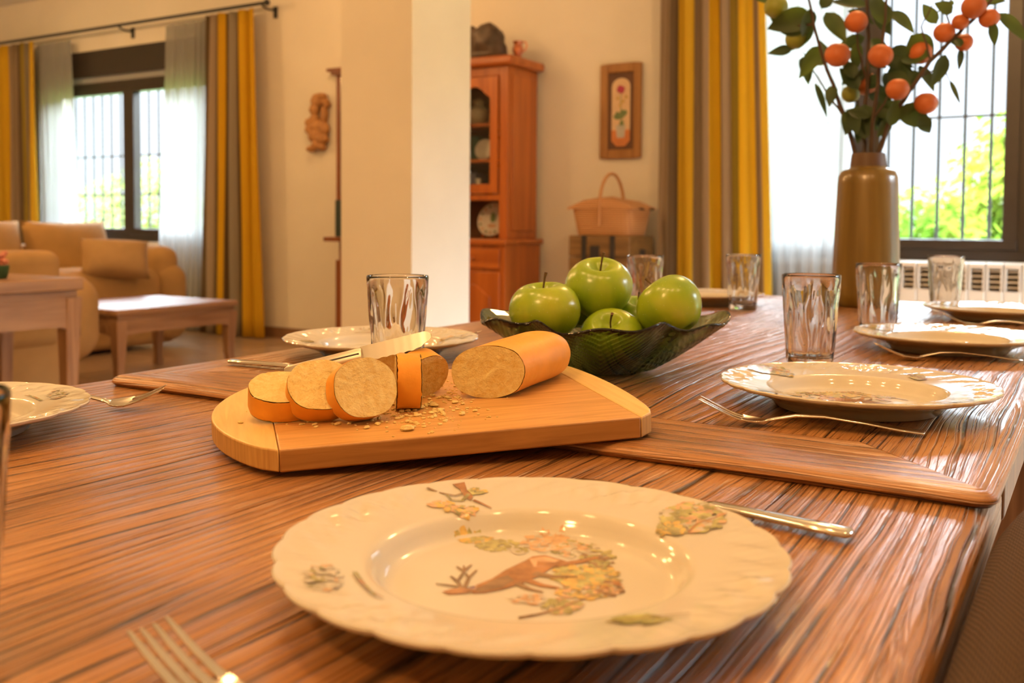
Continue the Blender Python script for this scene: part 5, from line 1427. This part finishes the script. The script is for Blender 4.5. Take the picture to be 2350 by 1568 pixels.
tree('garden_tree', (gx(2330, 13.5), 13.5, -0.3), 1.25, (1.25, 1.0, 0.95), 4200, 0.085, M['tree1'], 'yellow green tree outside the window, right of the vase', 1)
tree('garden_tree', (gx(2120, 10.6), 10.6, -0.3), 0.75, (1.0, 0.9, 0.65), 3000, 0.075, M['tree1'], 'lower yellow green bush outside, directly right of the vase', 2)
tree('garden_tree', (gx(1850, 15.5), 15.5, -0.3), 0.9, (1.5, 1.2, 0.7), 3000, 0.085, M['tree1'], 'green bush outside behind the sheer curtain by the vase', 3)
tree('garden_tree', (gx(355, 12), 12.0, -0.3), 1.3, (0.9, 0.9, 1.1), 1500, 0.075, M['tree2'], 'pale green tree outside the right pane of the sitting area window', 4)
tree('garden_tree', (gx(252, 14), 14.0, -0.3), 1.5, (0.35, 0.35, 1.2), 700, 0.07, M['tree2'], 'slim tree outside the left pane of the sitting area window', 5, 0.09)
tree('garden_tree', (gx(120, 12), 12.0, -0.3), 1.2, (1.3, 0.9, 0.9), 1500, 0.075, M['tree2'], 'bush outside behind the left sheer curtain', 6)

# ------------------------------------------------------------------ light
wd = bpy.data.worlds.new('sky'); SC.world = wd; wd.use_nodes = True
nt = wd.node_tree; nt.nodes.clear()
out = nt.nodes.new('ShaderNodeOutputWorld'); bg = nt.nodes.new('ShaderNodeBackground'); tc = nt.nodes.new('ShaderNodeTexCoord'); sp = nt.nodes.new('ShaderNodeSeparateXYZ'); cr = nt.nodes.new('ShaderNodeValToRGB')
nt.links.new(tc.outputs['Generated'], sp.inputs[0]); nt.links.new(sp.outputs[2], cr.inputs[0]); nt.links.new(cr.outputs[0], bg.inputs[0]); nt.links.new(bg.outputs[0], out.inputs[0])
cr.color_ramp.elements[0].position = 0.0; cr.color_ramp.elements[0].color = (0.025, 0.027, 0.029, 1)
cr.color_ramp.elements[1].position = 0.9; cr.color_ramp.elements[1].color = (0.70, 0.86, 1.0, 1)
for p_, c_ in ((0.21, (0.028, 0.031, 0.035, 1)), (0.33, (0.78, 0.90, 1.0, 1))):      # high sky boosted to light the room, band seen through windows kept dim
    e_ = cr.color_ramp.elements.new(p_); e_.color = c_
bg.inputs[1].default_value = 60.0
def lamp(name, typ, loc, energy, col, **kw):
    d = bpy.data.lights.new(name, typ); d.energy = energy; d.color = col
    for k, v in kw.items(): setattr(d, k, v)
    o = bpy.data.objects.new(name, d); COL.objects.link(o); o.location = loc; return o
sun = lamp('sun', 'SUN', (0, -10, 12), 3.0, (1.0, 0.95, 0.86), angle=radians(0.6))
sun.rotation_euler = (radians(48), 0, radians(-25))
for i, (x0, x1, z0, z1) in enumerate(WIN):
    p = lamp('window_portal', 'AREA', ((x0 + x1) / 2, WY + 0.30, (z0 + z1) / 2), 1, (1, 1, 1), shape='RECTANGLE', size=x1 - x0, size_y=z1 - z0)
    p.rotation_euler = (radians(-90), 0, 0); p.data.cycles.is_portal = True
p = lamp('window_portal', 'AREA', (XR + 0.22, (RW[0] + RW[1]) / 2, (RW[2] + RW[3]) / 2), 1, (1, 1, 1), shape='RECTANGLE', size=RW[3] - RW[2], size_y=RW[1] - RW[0])
p.rotation_euler = (0, radians(90), 0); p.data.cycles.is_portal = True
WARM = (1.0, 0.56, 0.22)
for x, y in ((-1.15, 0.75), (-0.75, 0.55), (-0.38, 0.45), (0.0, 0.55), (0.4, 0.8)):
    lamp('pendant_bulb', 'POINT', (x, y, 2.0), 7.6, WARM, shadow_soft_size=0.03)
for x, y, e in ((-7.6, 3.2, 42), (-5.2, 2.2, 34), (-3.6, 1.2, 26), (-0.5, 3.3, 34), (-0.6, -1.2, 48), (-4.3, 4.6, 14)):
    lamp('ceiling_lamp', 'POINT', (x, y, 2.75), e * 1.6, WARM, shadow_soft_size=0.12)

# ------------------------------------------------------------------ colour management
SC.view_settings.view_transform = 'Standard'; SC.view_settings.look = 'None'
SC.view_settings.exposure = 0.05; SC.view_settings.gamma = 1.0; SC.view_settings.use_curve_mapping = False
cy = SC.cycles
cy.max_bounces = 8; cy.diffuse_bounces = 3; cy.glossy_bounces = 4; cy.transmission_bounces = 8; cy.transparent_max_bounces = 12
cy.sample_clamp_indirect = 4.0; cy.blur_glossy = 0.6; cy.caustics_reflective = False; cy.caustics_refractive = True
cy.use_denoising = True; cy.use_adaptive_sampling = True; cy.adaptive_threshold = 0.02
